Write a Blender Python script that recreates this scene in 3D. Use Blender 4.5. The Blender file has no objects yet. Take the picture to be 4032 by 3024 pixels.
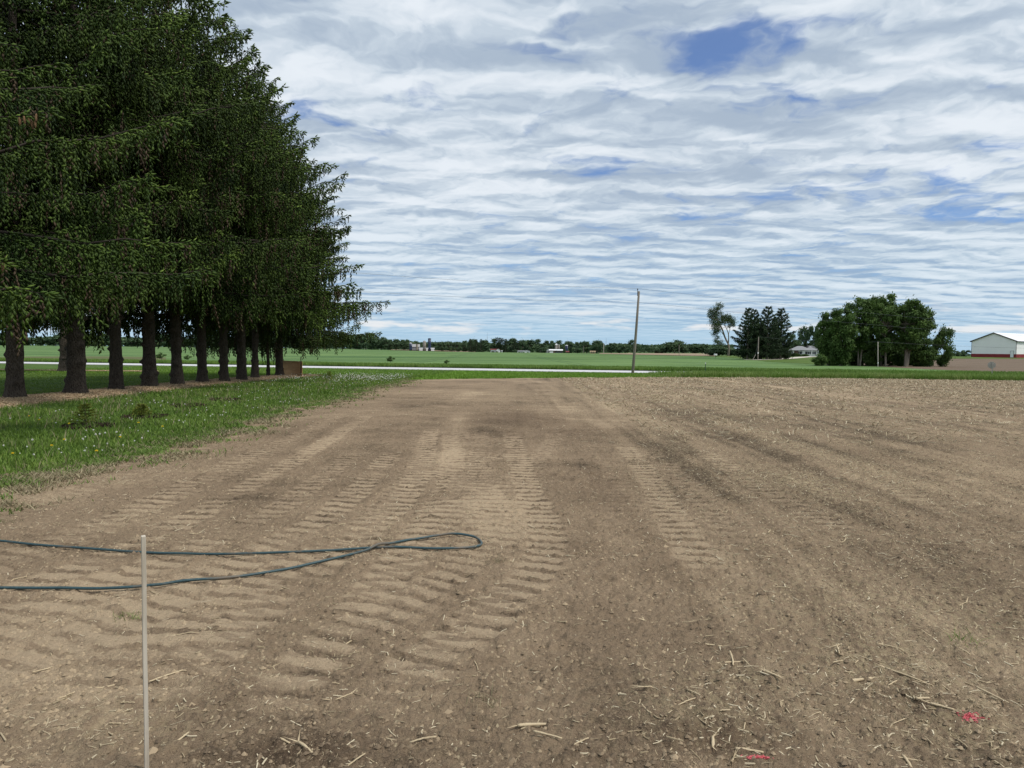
import bpy, math, random
import numpy as np
from mathutils import Matrix, Vector
random.seed(7)
rng = np.random.default_rng(11)
C = bpy.data.collections.new('place'); bpy.context.scene.collection.children.link(C)
SC = bpy.context.scene
R = math.radians

# ------------------------------------------------------------------ camera
F_PX, W_PX, H_PX = 2900.0, 4032.0, 3024.0          # the photograph's pixel frame
CAM_H, PITCH, ROLL = 1.75, 2.645, 0.60
cp, sp = math.cos(R(PITCH)), math.sin(R(PITCH))
cr, sr = math.cos(R(ROLL)), math.sin(R(ROLL))
fwd = np.array([0, cp, -sp]); up0 = np.array([0, sp, cp]); rt0 = np.array([1.0, 0, 0])
rt = cr * rt0 + sr * up0; upv = -sr * rt0 + cr * up0
cam_d = bpy.data.cameras.new('camera'); cam = bpy.data.objects.new('camera', cam_d); C.objects.link(cam)
cam_d.sensor_width = 36; cam_d.lens = 36 * F_PX / W_PX; cam_d.clip_start = 0.05; cam_d.clip_end = 20000
M = Matrix(((rt[0], upv[0], -fwd[0], 0), (rt[1], upv[1], -fwd[1], 0), (rt[2], upv[2], -fwd[2], CAM_H), (0, 0, 0, 1)))
cam.matrix_world = M
SC.camera = cam

# ------------------------------------------------------------------ light
SUN_EL, SUN_AZ = 56.0, 115.0                      # azimuth measured from +Y towards +X
SC.view_settings.view_transform = 'Standard'; SC.view_settings.look = 'None'
SC.view_settings.exposure = 0.6; SC.view_settings.gamma = 1.0
sl = bpy.data.lights.new('sun', 'SUN'); sl.energy = 2.1; sl.angle = R(14); sl.color = (1.0, 0.955, 0.89)
so = bpy.data.objects.new('sun', sl); C.objects.link(so)
sdir = Vector((math.sin(R(SUN_AZ)) * math.cos(R(SUN_EL)), math.cos(R(SUN_AZ)) * math.cos(R(SUN_EL)), math.sin(R(SUN_EL))))
so.rotation_euler = sdir.to_track_quat('Z', 'Y').to_euler()

class NT:
    """tiny node-graph helper"""
    def __init__(s, tree): s.t = tree; s.n = tree.nodes; s.l = tree.links
    def put(s, sock, v):
        if v is None: return
        if isinstance(v, bpy.types.NodeSocket): s.l.new(v, sock)
        else:
            if isinstance(v, (tuple, list)) and len(v) == 3 and sock.type == 'RGBA': v = (*v, 1)
            sock.default_value = v
    def math(s, op, a, b=None, c=None, clamp=False):
        n = s.n.new('ShaderNodeMath'); n.operation = op; n.use_clamp = clamp
        for i, v in enumerate((a, b, c)): s.put(n.inputs[i], v)
        return n.outputs[0]
    def vmath(s, op, a, b=None):
        n = s.n.new('ShaderNodeVectorMath'); n.operation = op
        s.put(n.inputs[0], a); s.put(n.inputs[1], b)
        return n.outputs[0]
    def noise(s, vec, scale, detail=4, rough=.55, dist=0.0, out=0, lac=2.0, dim='3D'):
        n = s.n.new('ShaderNodeTexNoise'); n.noise_dimensions = dim; s.put(n.inputs['Vector'], vec)
        n.inputs['Scale'].default_value = scale; n.inputs['Detail'].default_value = detail
        n.inputs['Roughness'].default_value = rough; n.inputs['Distortion'].default_value = dist
        n.inputs['Lacunarity'].default_value = lac
        return n.outputs[out]
    def voro(s, vec, scale, feature='F1', out='Distance', rand=1.0):
        n = s.n.new('ShaderNodeTexVoronoi'); n.feature = feature; s.put(n.inputs['Vector'], vec)
        n.inputs['Scale'].default_value = scale; n.inputs['Randomness'].default_value = rand
        return n.outputs[out]
    def rng(s, v, a, b, c=0.0, d=1.0, smooth=True):
        n = s.n.new('ShaderNodeMapRange'); n.interpolation_type = 'SMOOTHSTEP' if smooth else 'LINEAR'
        for i, x in enumerate((v, a, b, c, d)): s.put(n.inputs[i], x)
        return n.outputs[0]
    def mix(s, f, a, b, mode='MIX'):
        n = s.n.new('ShaderNodeMix'); n.data_type = 'RGBA'; n.blend_type = mode
        s.put(n.inputs[0], f); s.put(n.inputs[6], a); s.put(n.inputs[7], b)
        return n.outputs[2]
    def attr(s, name, out='Fac'):
        n = s.n.new('ShaderNodeAttribute'); n.attribute_name = name
        return n.outputs[out]
    def coord(s, out='Object'): return s.n.new('ShaderNodeTexCoord').outputs[out]
    def mapping(s, v, scale=(1, 1, 1), loc=(0, 0, 0), rot=(0, 0, 0)):
        n = s.n.new('ShaderNodeMapping'); s.put(n.inputs[0], v)
        n.inputs['Scale'].default_value = scale; n.inputs['Location'].default_value = loc; n.inputs['Rotation'].default_value = rot
        return n.outputs[0]
    def sep(s, v):
        n = s.n.new('ShaderNodeSeparateXYZ'); s.put(n.inputs[0], v); return n.outputs
    def comb(s, x, y, z=0.0):
        n = s.n.new('ShaderNodeCombineXYZ')
        for i, v in enumerate((x, y, z)): s.put(n.inputs[i], v)
        return n.outputs[0]
    def bump(s, h, strength=.4, dist=.02):
        n = s.n.new('ShaderNodeBump'); n.inputs['Strength'].default_value = strength
        n.inputs['Distance'].default_value = dist; s.put(n.inputs['Height'], h); return n.outputs[0]

# ------------------------------------------------------------------ sky: Nishita with a procedural altocumulus deck
world = bpy.data.worlds.new('World'); SC.world = world; world.use_nodes = True
g = NT(world.node_tree); g.n.clear()
sky = g.n.new('ShaderNodeTexSky'); sky.sky_type = 'NISHITA'; sky.sun_disc = False
sky.sun_elevation = R(SUN_EL); sky.sun_rotation = R(SUN_AZ); sky.air_density = 1.0; sky.dust_density = 0.6; sky.ozone_density = 2.0
d = g.vmath('NORMALIZE', g.coord('Generated'))
dx, dy, dz = g.sep(d)
zz = g.math('ADD', g.math('MAXIMUM', dz, 0.0), 0.075)
px_, py_ = g.math('DIVIDE', dx, zz), g.math('DIVIDE', dy, zz)
P = g.comb(px_, py_)
warp = g.noise(P, 2.2, 4, .55, out=1, dim='2D')
Pw = g.vmath('ADD', P, g.vmath('MULTIPLY', g.vmath('SUBTRACT', warp, (.5, .5, .5)), (.42, .36, 0)))
P1 = g.mapping(Pw, (0.85, 1.25, 1), (3.1, 1.7, 0), (0, 0, R(-8)))
OFF = (0.02, 0.13, 0)
n_big = g.noise(P, 0.75, 3, .5, dim='2D')
n_a = g.noise(P1, 2.1, 3, .45, dim='2D')
n_b = g.noise(g.mapping(P1, (1, 1, 1), OFF), 2.1, 3, .45, dim='2D')
n_f = g.noise(Pw, 6.5, 5, .52, dim='2D')
n_b2 = g.noise(g.mapping(Pw, (1, 1, 1), (.01, .035, 0)), 6.5, 5, .52, dim='2D')
def puffs(v):
    n = g.n.new('ShaderNodeTexVoronoi'); n.voronoi_dimensions = '2D'; n.feature = 'SMOOTH_F1'; g.put(n.inputs['Vector'], v); n.inputs['Scale'].default_value = 3.0; n.inputs['Smoothness'].default_value = .55
    return n.outputs['Distance']
v_a = puffs(P1); v_b = puffs(g.mapping(P1, (1, 1, 1), (0.02, .09, 0)))
# holes where the blue shows: soft ellipses on the cloud deck
def hole(pxl, pyl, rx, ry):
    dv = fwd + rt * (pxl - 2016) / F_PX + upv * (1512 - pyl) / F_PX
    dv = dv / np.linalg.norm(dv); z = max(dv[2], 0) + .075
    u, v = dv[0] / z, dv[1] / z
    q = g.comb(g.math('DIVIDE', g.math('SUBTRACT', px_, float(u)), rx), g.math('DIVIDE', g.math('SUBTRACT', py_, float(v)), ry))
    return g.rng(g.vmath_len(q), 0.0, 1.0, 1.0, 0.0)
def _vlen(self, v):
    n = self.n.new('ShaderNodeVectorMath'); n.operation = 'LENGTH'; self.put(n.inputs[0], v); return n.outputs['Value']
NT.vmath_len = _vlen
holes = None
for h_ in ((2860, 150, .30, .16), (3000, 95, .22, .14), (1080, 385, .34, .22), (1760, 350, .40, .22), (1690, 410, .2, .13), (3750, 700, .95, .9), (4000, 600, .6, .5), (2300, 210, .3, .2), (3050, 110, .3, .2), (2760, 280, .3, .2), (2960, 570, .14, .12), (3350, 760, .6, .5), (2450, 330, .25, .2), (3900, 850, .8, .6)):
    x = hole(*h_)
    holes = x if holes is None else g.math('MAXIMUM', holes, x)
dens = g.math('ADD', n_a, g.math('MULTIPLY', g.math('SUBTRACT', n_f, .5), .80))
dens = g.math('ADD', dens, g.math('MULTIPLY', g.math('SUBTRACT', .45, v_a), .30))
dens = g.math('ADD', dens, g.math('MULTIPLY', g.math('SUBTRACT', n_big, .5), .35))
dens = g.math('SUBTRACT', dens, g.math('MULTIPLY', holes, .23))
dens = g.math('ADD', dens, .13)
cover = g.rng(dens, .06, .52)
lit = g.math('MULTIPLY', g.math('SUBTRACT', n_a, n_b), 1.3)
lit = g.math('ADD', lit, g.math('MULTIPLY', g.math('SUBTRACT', v_b, v_a), 1.2))
lit = g.math('ADD', lit, g.math('MULTIPLY', g.math('SUBTRACT', n_f, n_b2), 1.15))
lit = g.math('ADD', lit, g.math('MULTIPLY', g.math('SUBTRACT', n_big, .5), 1.1))
lit = g.math('ADD', lit, g.math('MULTIPLY', g.math('SUBTRACT', n_a, .5), .5))
lit = g.rng(g.math('ADD', lit, .44), -.22, 1.12, 0, 1)
lowf = g.rng(dz, .04, .24, 1.0, 0.0)
c_dark = g.mix(lowf, (.318, .388, .480), (.235, .345, .490))
c_mid = g.mix(lowf, (.460, .528, .600), (.405, .505, .595))
c_lit = g.mix(lowf, (.635, .68, .73), (.55, .63, .70))
cloud = g.mix(g.rng(lit, 0, .5, smooth=False), c_dark, g.mix(g.rng(lit, .45, 1.0, smooth=False), c_mid, c_lit))
# thin haze of the lowest sky: little cumulus tops on the horizon
Ph = g.mapping(d, (9, 9, 62))
n_h = g.noise(Ph, 1.3, 4, .55)
hz = g.math('MULTIPLY', g.rng(n_h, .50, .66), g.rng(dz, .008, .03))
hz = g.math('MULTIPLY', hz, g.rng(dz, .035, .075, 1, 0))
SKY_STR = 0.085
skyc = g.mix(1.0, sky.outputs[0], (.62, .80, 1.12), 'MULTIPLY')
skyc = g.vmath('MULTIPLY', skyc, (SKY_STR,) * 3)
pale = g.mix(g.rng(dz, .0, .14, .70, 0.0), skyc, (.36, .56, .74))
fade = g.rng(dz, .008, .075, .22, 1.0)
cov = g.math('MULTIPLY', g.math('MULTIPLY_ADD', cover, .86, .14), fade)
col = g.mix(cov, pale, cloud)
col = g.mix(g.math('MULTIPLY', hz, .75), col, (.72, .71, .70))
CLOUD_GAIN = 0.84
bg = g.n.new('ShaderNodeBackground'); g.put(bg.inputs[0], col); bg.inputs[1].default_value = CLOUD_GAIN
ow = g.n.new('ShaderNodeOutputWorld'); g.l.new(bg.outputs[0], ow.inputs[0])

# ------------------------------------------------------------------ numpy noise and terrain
def _hash(ix, iy, seed):
    h = (ix.astype(np.int64) * 374761393 + iy.astype(np.int64) * 668265263 + seed * 974634721) & 0xFFFFFFFF
    h = ((h ^ (h >> 13)) * 1274126177) & 0xFFFFFFFF
    return (h ^ (h >> 16)) & 0xFFFFFFFF
def perlin(x, y, seed=0):
    x0 = np.floor(x); y0 = np.floor(y); fx = x - x0; fy = y - y0
    u = fx * fx * fx * (fx * (fx * 6 - 15) + 10); v = fy * fy * fy * (fy * (fy * 6 - 15) + 10)
    def gr(ox, oy):
        a = _hash(x0 + ox, y0 + oy, seed) * (2 * math.pi / 4294967296.0)
        return np.cos(a) * (fx - ox) + np.sin(a) * (fy - oy)
    a = gr(0, 0); b = gr(1, 0); c = gr(0, 1); e = gr(1, 1)
    return (a + u * (b - a) + v * ((c + u * (e - c)) - (a + u * (b - a)))) * 1.5
def fbm(x, y, octs=4, seed=0, gain=.5):
    s = 0; a = 1.0; n = 0
    for k in range(octs):
        s = s + a * perlin(x * 2 ** k, y * 2 ** k, seed + k); n += a; a *= gain
    return s / n
def sstep(x, a, b):
    t = np.clip((np.asarray(x, float) - a) / (b - a), 0, 1); return t * t * (3 - 2 * t)
BARN = (166.0, 262.0)
def terr(x, y):
    x = np.asarray(x, float); y = np.asarray(y, float)
    z = -.45 * sstep(y, 35, 75) - .15 * sstep(y, 80, 130) + .62 * sstep(y, 170, 430)
    z = z + 1.35 * np.exp(-(((x - BARN[0] - 10) / 70) ** 2 + ((y - BARN[1] - 10) / 75) ** 2))
    z = z - .30 * np.exp(-(((x - 75) / 50) ** 2 + ((y - 150) / 45) ** 2))
    s = x / np.maximum(y, 1.0); f_ = sstep(y, 450, 900)
    z = z + f_ * (-2.5 * np.exp(-((s - .02) / .13) ** 2) + .7 * sstep(-s, .12, .3))
    return z
def ray(px, py): return fwd + rt * (px - 2016) / F_PX + upv * (1512 - py) / F_PX
def hit(px, py):
    """ground point seen at a pixel of the photograph"""
    dv = ray(px, py); t = 1.0
    for _ in range(6000):
        p = dv * t
        if p[2] + CAM_H <= terr(p[0], p[1]): return np.array([p[0], p[1], float(terr(p[0], p[1]))])
        t *= 1.002
        if t > 3000: break
    return np.array([p[0], p[1], float(terr(p[0], p[1]))])
def at(px, D):
    """ground point at depth D in the direction of pixel column px"""
    x = (px - 2016) / F_PX * D
    for _ in range(4):
        z = float(terr(x, D)); v = np.array([x, D, z - CAM_H])
        q = 2016 + F_PX * (v @ rt) / (v @ fwd); x += (px - q) / F_PX * D
    return np.array([x, D, float(terr(x, D))])

# ------------------------------------------------------------------ mesh helpers
def arr_mesh(name, V, Fc, mats=(), smooth=False, attrs=None, mi=None):
    me = bpy.data.meshes.new(name); V = np.asarray(V, np.float32); Fc = np.asarray(Fc, np.int32)
    k = Fc.shape[1]
    me.vertices.add(len(V)); me.vertices.foreach_set('co', V.ravel())
    me.loops.add(Fc.size); me.loops.foreach_set('vertex_index', Fc.ravel())
    me.polygons.add(len(Fc)); me.polygons.foreach_set('loop_start', np.arange(0, Fc.size, k, dtype=np.int32))
    me.polygons.foreach_set('use_smooth', np.full(len(Fc), smooth, bool))
    if mi is not None: me.polygons.foreach_set('material_index', np.asarray(mi, np.int32))
    me.update(calc_edges=True)
    for m in mats: me.materials.append(m)
    for an, av in (attrs or {}).items():
        a = me.attributes.new(an, 'FLOAT', 'POINT'); a.data.foreach_set('value', np.asarray(av, np.float32))
    return me
def link(name, me, parent=None, loc=None, label=None, cat=None, group=None, kind=None):
    o = bpy.data.objects.new(name, me); C.objects.link(o)
    if parent is not None: o.parent = parent
    if loc is not None: o.location = [float(v) for v in loc]
    if label: o['label'] = label
    if cat: o['category'] = cat
    if group: o['group'] = group
    if kind: o['kind'] = kind
    return o
def thing(name, loc, label, cat, group=None, rz=0.0):
    o = link(name, None, None, loc, label, cat, group); o.rotation_euler = (0, 0, rz); return o
class MB:
    """collects boxes, prisms and tubes into one mesh"""
    def __init__(s): s.v = []; s.f = []
    def add(s, vs, fs):
        b = len(s.v); s.v += [tuple(map(float, p)) for p in vs]; s.f += [tuple(b + i for i in f) for f in fs]; return s
    def box(s, x0, y0, z0, x1, y1, z1):
        return s.add([(x0, y0, z0), (x1, y0, z0), (x1, y1, z0), (x0, y1, z0), (x0, y0, z1), (x1, y0, z1), (x1, y1, z1), (x0, y1, z1)],
                     [(0, 3, 2, 1), (4, 5, 6, 7), (0, 1, 5, 4), (1, 2, 6, 5), (2, 3, 7, 6), (3, 0, 4, 7)])
    def prism(s, poly, y0, y1):     # polygon in xz, extruded along y
        n = len(poly)
        vs = [(x, y0, z) for x, z in poly] + [(x, y1, z) for x, z in poly]
        fs = [tuple(range(n)), tuple(range(2 * n - 1, n - 1, -1))] + [(i + n, (i + 1) % n + n, (i + 1) % n, i) for i in range(n)]
        return s.add(vs, fs)
    def lathe(s, prof, n=12, c=(0, 0)):
        vs = []; fs = []
        for r, z in prof:
            vs += [(c[0] + r * math.cos(2 * math.pi * k / n), c[1] + r * math.sin(2 * math.pi * k / n), z) for k in range(n)]
        for i in range(len(prof) - 1):
            for k in range(n): fs.append((i * n + k, i * n + (k + 1) % n, (i + 1) * n + (k + 1) % n, (i + 1) * n + k))
        fs.append(tuple(range((len(prof) - 1) * n, len(prof) * n))); fs.append(tuple(range(n - 1, -1, -1)))
        return s.add(vs, fs)
    def tube(s, pts, rad, n=8):
        vs, fs = tube_arr(pts, rad, n); return s.add(vs, [tuple(f) for f in fs.tolist()])
    def build(s, name, mat, parent=None, smooth=False, bevel=0, **kw):
        me = bpy.data.meshes.new(name); me.from_pydata(s.v, [], s.f); me.materials.append(mat); me.update()
        if smooth: me.polygons.foreach_set('use_smooth', [True] * len(me.polygons))
        o = link(name, me, parent, **kw)
        if bevel:
            b = o.modifiers.new('bevel', 'BEVEL'); b.width = bevel; b.segments = 2
        return o
def tube_arr(pts, rad, n=8, cap=True):
    pts = np.asarray(pts, float); m = len(pts); rad = np.broadcast_to(np.asarray(rad, float), (m,))
    t = np.gradient(pts, axis=0); t /= np.linalg.norm(t, axis=1)[:, None] + 1e-9
    ref = np.where(np.abs(t[:, 2:3]) > .9, np.array([[1.0, 0, 0]]), np.array([[0, 0, 1.0]]))
    a = np.cross(t, ref); a /= np.linalg.norm(a, axis=1)[:, None] + 1e-9; b = np.cross(t, a)
    th = np.arange(n) * 2 * math.pi / n
    V = pts[:, None, :] + rad[:, None, None] * (np.cos(th)[None, :, None] * a[:, None, :] + np.sin(th)[None, :, None] * b[:, None, :])
    V = V.reshape(-1, 3); i = np.arange(m - 1)[:, None] * n; k = np.arange(n)[None, :]; k2 = (k + 1) % n
    Fc = np.stack([i + k, i + k2, i + n + k2, i + n + k], -1).reshape(-1, 4)
    return V, Fc
def grid_faces(nr, nc):
    i = np.arange(nr - 1)[:, None] * nc; j = np.arange(nc - 1)[None, :]
    return np.stack([i + j, i + j + 1, i + nc + j + 1, i + nc + j], -1).reshape(-1, 4)
def catmull(P, per=10):
    P = np.asarray(P, float); Q = np.vstack([2 * P[0] - P[1], P, 2 * P[-1] - P[-2]]); out = []
    for i in range(1, len(Q) - 2):
        t = np.linspace(0, 1, per, endpoint=False)[:, None]
        p0, p1, p2, p3 = Q[i - 1:i + 3]
        out.append(.5 * (2 * p1 + (p2 - p0) * t + (2 * p0 - 5 * p1 + 4 * p2 - p3) * t ** 2 + (3 * p1 - p0 - 3 * p2 + p3) * t ** 3))
    return np.vstack(out + [P[-1:]])

# ------------------------------------------------------------------ materials
def new_mat(name, rough=.8, spec=.25):
    m = bpy.data.materials.new(name); m.use_nodes = True; g = NT(m.node_tree)
    b = g.n['Principled BSDF']; b.inputs['Roughness'].default_value = rough; b.inputs['Specular IOR Level'].default_value = spec
    return m, g, b
def plain(name, c1, c2, scale=4.0, rough=.8, bump=.0, bscale=30, detail=5, spec=.25, stretch=(1, 1, 1)):
    m, g, b = new_mat(name, rough, spec); co = g.mapping(g.coord(), stretch)
    n = g.rng(g.noise(co, scale, detail, .6), .3, .7); g.put(b.inputs['Base Color'], g.mix(n, c1, c2))
    if bump: g.put(b.inputs['Normal'], g.bump(g.noise(co, bscale, 5, .65), 1.0, bump))
    return m
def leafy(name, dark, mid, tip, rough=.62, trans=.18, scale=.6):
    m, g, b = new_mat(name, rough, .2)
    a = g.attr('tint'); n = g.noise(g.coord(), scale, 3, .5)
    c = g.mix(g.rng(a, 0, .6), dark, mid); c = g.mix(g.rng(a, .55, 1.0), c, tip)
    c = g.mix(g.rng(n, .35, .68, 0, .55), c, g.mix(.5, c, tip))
    g.put(b.inputs['Base Color'], c)
    t = g.n.new('ShaderNodeBsdfTranslucent'); g.put(t.inputs[0], c)
    ms = g.n.new('ShaderNodeMixShader'); ms.inputs[0].default_value = trans
    g.l.new(b.outputs[0], ms.inputs[1]); g.l.new(t.outputs[0], ms.inputs[2])
    g.l.new(ms.outputs[0], g.n['Material Output'].inputs[0])
    return m

# soil of the graded field
m_soil, g, b = new_mat('graded_soil', .95, .12)
co = g.coord()
dry = g.attr('dry'); strw = g.attr('straw'); damp = g.attr('damp')
n1 = g.noise(co, 1.1, 5, .6); n2 = g.noise(co, 9, 6, .65); n3 = g.noise(co, 42, 5, .72); n4 = g.noise(co, 130, 3, .65)
f = g.math('ADD', dry, g.math('MULTIPLY', g.math('SUBTRACT', n1, .5), .65))
f = g.math('ADD', f, g.math('MULTIPLY', g.math('SUBTRACT', n2, .5), .50))
f = g.math('ADD', f, g.math('MULTIPLY', g.math('SUBTRACT', n3, .5), 1.05))
f = g.math('ADD', f, g.math('MULTIPLY', g.math('SUBTRACT', n4, .5), .75))
c = g.mix(g.rng(f, -.1, .5), (.096, .069, .046), (.256, .187, .123))
c = g.mix(g.rng(f, .45, 1.15), c, (.438, .332, .220))
fl = g.voro(g.mapping(co, (1, .42, 1), rot=(0, 0, .5)), 42, out='Color'); flr = g.sep(fl)
fd = g.voro(g.mapping(co, (1, .42, 1), rot=(0, 0, .5)), 42)
speck = g.math('MULTIPLY', g.rng(g.math('ADD', flr[0], g.math('MULTIPLY', strw, .55)), .93, 1.0), g.rng(fd, .20, .34, 1, 0))
c = g.mix(g.math('MULTIPLY', speck, .8), c, (.50, .405, .26))
c = g.mix(g.math('MULTIPLY', g.math('MULTIPLY', strw, g.rng(g.noise(g.mapping(co, (1, .5, 1)), 24, 4, .7), .42, .62)), .55), c, (.42, .345, .21))
c = g.mix(g.math('MULTIPLY', damp, .75), c, g.mix(1.0, c, (.42, .38, .37), 'MULTIPLY'))
g.put(b.inputs['Base Color'], c)
hb = g.math('ADD', g.math('MULTIPLY', n2, .6), g.math('ADD', g.math('MULTIPLY', n3, .60), g.math('MULTIPLY', n4, .22)))
g.put(b.inputs['Normal'], g.bump(hb, 1.0, .045))

def grass_ground(name, c1, c2, c3, s1=.35, s2=14, stretch=(1, 1, 1)):
    m, g, b = new_mat(name, .9, .1); co = g.mapping(g.coord(), stretch)
    a = g.rng(g.noise(co, s1, 5, .6), .35, .65); d_ = g.rng(g.noise(co, s2, 5, .7), .35, .68)
    c = g.mix(a, c1, c2); c = g.mix(g.math('MULTIPLY', d_, .6), c, c3); g.put(b.inputs['Base Color'], c)
    g.put(b.inputs['Normal'], g.bump(g.noise(co, s2 * 1.5, 4, .7), .8, .08))
    return m
m_lawn = grass_ground('lawn_turf', (.060, .112, .020), (.092, .150, .032), (.045, .078, .018))
m_verge = grass_ground('verge_turf', (.110, .225, .020), (.165, .300, .030), (.075, .155, .018), .25, 10)
m_crop, g, b = new_mat('young_grain', .85, .12)
co = g.coord(); sx = g.sep(co)
a = g.noise(g.mapping(co, (.02, .055, 1)), 1.0, 5, .6, .6); e = g.noise(g.mapping(co, (.25, 1.1, 1)), 1.0, 5, .7)
c = g.mix(g.rng(a, .36, .64), (.066, .130, .038), (.142, .226, .074)); c = g.mix(g.rng(e, .42, .72, 0, .55), c, (.062, .114, .034))
w1 = g.math('ABSOLUTE', g.math('SUBTRACT', g.math('FRACT', g.math('MULTIPLY', g.math('ADD', sx[0], g.math('MULTIPLY', sx[1], .02)), 1 / 27.0)), .5))
tram = g.math('MULTIPLY', g.rng(g.math('ABSOLUTE', g.math('SUBTRACT', w1, .035)), .004, .014, 1, 0), .6)
c = g.mix(tram, c, (.036, .072, .030)); g.put(b.inputs['Base Color'], c)
g.put(b.inputs['Normal'], g.bump(e, .7, .3))
m_fallow = grass_ground('weedy_fallow', (.110, .118, .050), (.085, .122, .036), (.120, .092, .058), .08, 1.2, (.5, 2, 1))
m_plough = plain('ploughed_soil', (.115, .082, .056), (.175, .128, .085), .35, .95, .06, 3, stretch=(.5, 2.0, 1))
m_tan = plain('tan_stubble', (.300, .225, .145), (.235, .175, .115), .1, .95, stretch=(.4, 2, 1))
m_yard = grass_ground('yard_grass', (.080, .135, .026), (.105, .155, .038), (.055, .088, .020), .06, 1.5)
m_ground = grass_ground('country_ground', (.066, .120, .034), (.090, .145, .046), (.050, .082, .026), .012, .4)
m_mulch = plain('wood_mulch', (.400, .285, .175), (.220, .150, .090), 14, .95, .05, 30)
m_road, g, b = new_mat('pale_road', .85, .2)
co = g.coord(); n = g.noise(co, .5, 5, .6); n2 = g.noise(co, 12, 3, .6)
g.put(b.inputs['Base Color'], g.mix(g.rng(n2, .3, .7, 0, .4), g.mix(g.rng(n, .3, .7), (.50, .50, .51), (.60, .595, .60)), (.42, .42, .42)))
m_gravel = plain('gravel_shoulder', (.34, .32, .29), (.22, .21, .18), 6, .95, .03, 20)
m_drive = plain('gravel_drive', (.55, .50, .43), (.45, .41, .35), .6, .95)
m_hill, g, b = new_mat('wooded_hill', .95, .05)
co = g.coord(); n = g.noise(co, .03, 6, .7)
g.put(b.inputs['Base Color'], g.mix(g.rng(n, .35, .65), (.030, .055, .040), (.062, .098, .062)))
g.put(b.inputs['Normal'], g.bump(n, 1, 12))

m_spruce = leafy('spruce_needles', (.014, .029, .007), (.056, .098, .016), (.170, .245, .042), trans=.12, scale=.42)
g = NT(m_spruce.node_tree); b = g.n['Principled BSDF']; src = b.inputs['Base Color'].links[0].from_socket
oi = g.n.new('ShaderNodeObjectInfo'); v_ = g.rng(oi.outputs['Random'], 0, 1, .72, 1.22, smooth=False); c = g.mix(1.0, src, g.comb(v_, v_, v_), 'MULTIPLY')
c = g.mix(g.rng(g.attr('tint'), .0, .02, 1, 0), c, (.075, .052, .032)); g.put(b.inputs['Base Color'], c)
m_limb = plain('spruce_limb', (.030, .023, .018), (.050, .040, .032), 6, .95)
m_spruce_old = leafy('distant_spruce', (.016, .031, .014), (.030, .054, .022), (.055, .092, .034), trans=.10, scale=.3)
m_leaf = leafy('maple_leaf', (.034, .068, .018), (.068, .126, .029), (.135, .205, .045), trans=.24, scale=.25)
m_leaf_far = leafy('far_leaf', (.044, .082, .045), (.076, .130, .062), (.130, .190, .078), trans=.18, scale=.06)  # paler, bluer leaf green: distance haze put into the colour
m_willow = leafy('willow_leaf', (.034, .066, .018), (.068, .118, .032), (.130, .190, .060), trans=.25, scale=.4)
m_blade = leafy('grass_blade', (.070, .130, .018), (.125, .215, .032), (.220, .290, .065), .55, .28, .5)
m_bladev = leafy('verge_blade', (.080, .165, .016), (.130, .240, .028), (.210, .310, .055), .55, .28, .3)
m_bladew = leafy('weed_blade', (.078, .150, .024), (.135, .235, .040), (.235, .295, .095), .6, .28, .3)
m_bladed = leafy('dry_blade', (.150, .140, .075), (.260, .225, .130), (.400, .340, .220), .8, .2, .8)
m_sapling = leafy('sapling_needles', (.095, .120, .018), (.150, .175, .025), (.220, .230, .040), .6, .2, 3)
m_dead = plain('dead_twig', (.150, .130, .105), (.085, .072, .056), 8, .9)
m_bark, g, b = new_mat('spruce_bark', .95, .1)
co = g.mapping(g.coord(), (1, 1, .55)); v = g.voro(co, 26); n = g.noise(co, 7, 6, .7)
c = g.mix(g.rng(n, .3, .7), (.034, .026, .020), (.082, .066, .053)); c = g.mix(g.rng(v, .25, .6, 0, .6), c, (.120, .100, .082))
g.put(b.inputs['Base Color'], c); g.put(b.inputs['Normal'], g.bump(g.math('ADD', v, n), 1, .05))
m_trunk = plain('pale_bark', (.235, .205, .165), (.140, .120, .096), 3, .9, .04, 12, stretch=(1, 1, .3))
m_cone = plain('spruce_cone', (.230, .135, .070), (.150, .085, .045), 40, .8, .01, 120)
m_stake, g, b = new_mat('weathered_lath', .85, .2)
co = g.mapping(g.coord(), (16, 16, .9)); n = g.noise(co, 3, 6, .65); n2 = g.noise(g.mapping(g.coord(), (1, 1, .4)), 5, 4, .6)
c = g.mix(g.rng(n, .32, .68), (.54, .49, .41), (.38, .325, .255)); c = g.mix(g.rng(n2, .5, .75, 0, .6), c, (.20, .125, .065))
g.put(b.inputs['Base Color'], c); g.put(b.inputs['Normal'], g.bump(n, .7, .004))
m_pole = plain('weathered_pole', (.215, .195, .165), (.135, .118, .098), 1.2, .9, .02, 8, stretch=(4, 4, .3))
m_hose, g, b = new_mat('teal_rubber', .5, .4)
co = g.coord(); n = g.noise(co, 3.2, 5, .65); n2 = g.noise(co, 60, 3, .6)
c = g.mix(g.rng(n, .50, .68, 0, .85), g.mix(g.rng(n2, .3, .7), (.022, .052, .060), (.040, .080, .088)), (.150, .118, .085))
g.put(b.inputs['Base Color'], c)
m_straw = plain('dry_stalk', (.56, .46, .30), (.36, .27, .165), 9, .8, .004, 80)
m_straw_l = leafy('stalk_litter', (.215, .160, .100), (.40, .32, .20), (.66, .575, .41), .85, .1, 2)
m_crumb = leafy('soil_crumb', (.120, .088, .059), (.205, .153, .100), (.345, .265, .172), .95, .0, 3)
m_chip = leafy('mulch_chip', (.260, .175, .100), (.470, .340, .210), (.620, .490, .320), .9, .1, 2)
m_pink = plain('pink_marking_paint', (.46, .075, .085), (.56, .150, .160), 30, .6)
m_puff = plain('seed_fluff', (.78, .78, .72), (.62, .62, .56), 90, .95)
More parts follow.
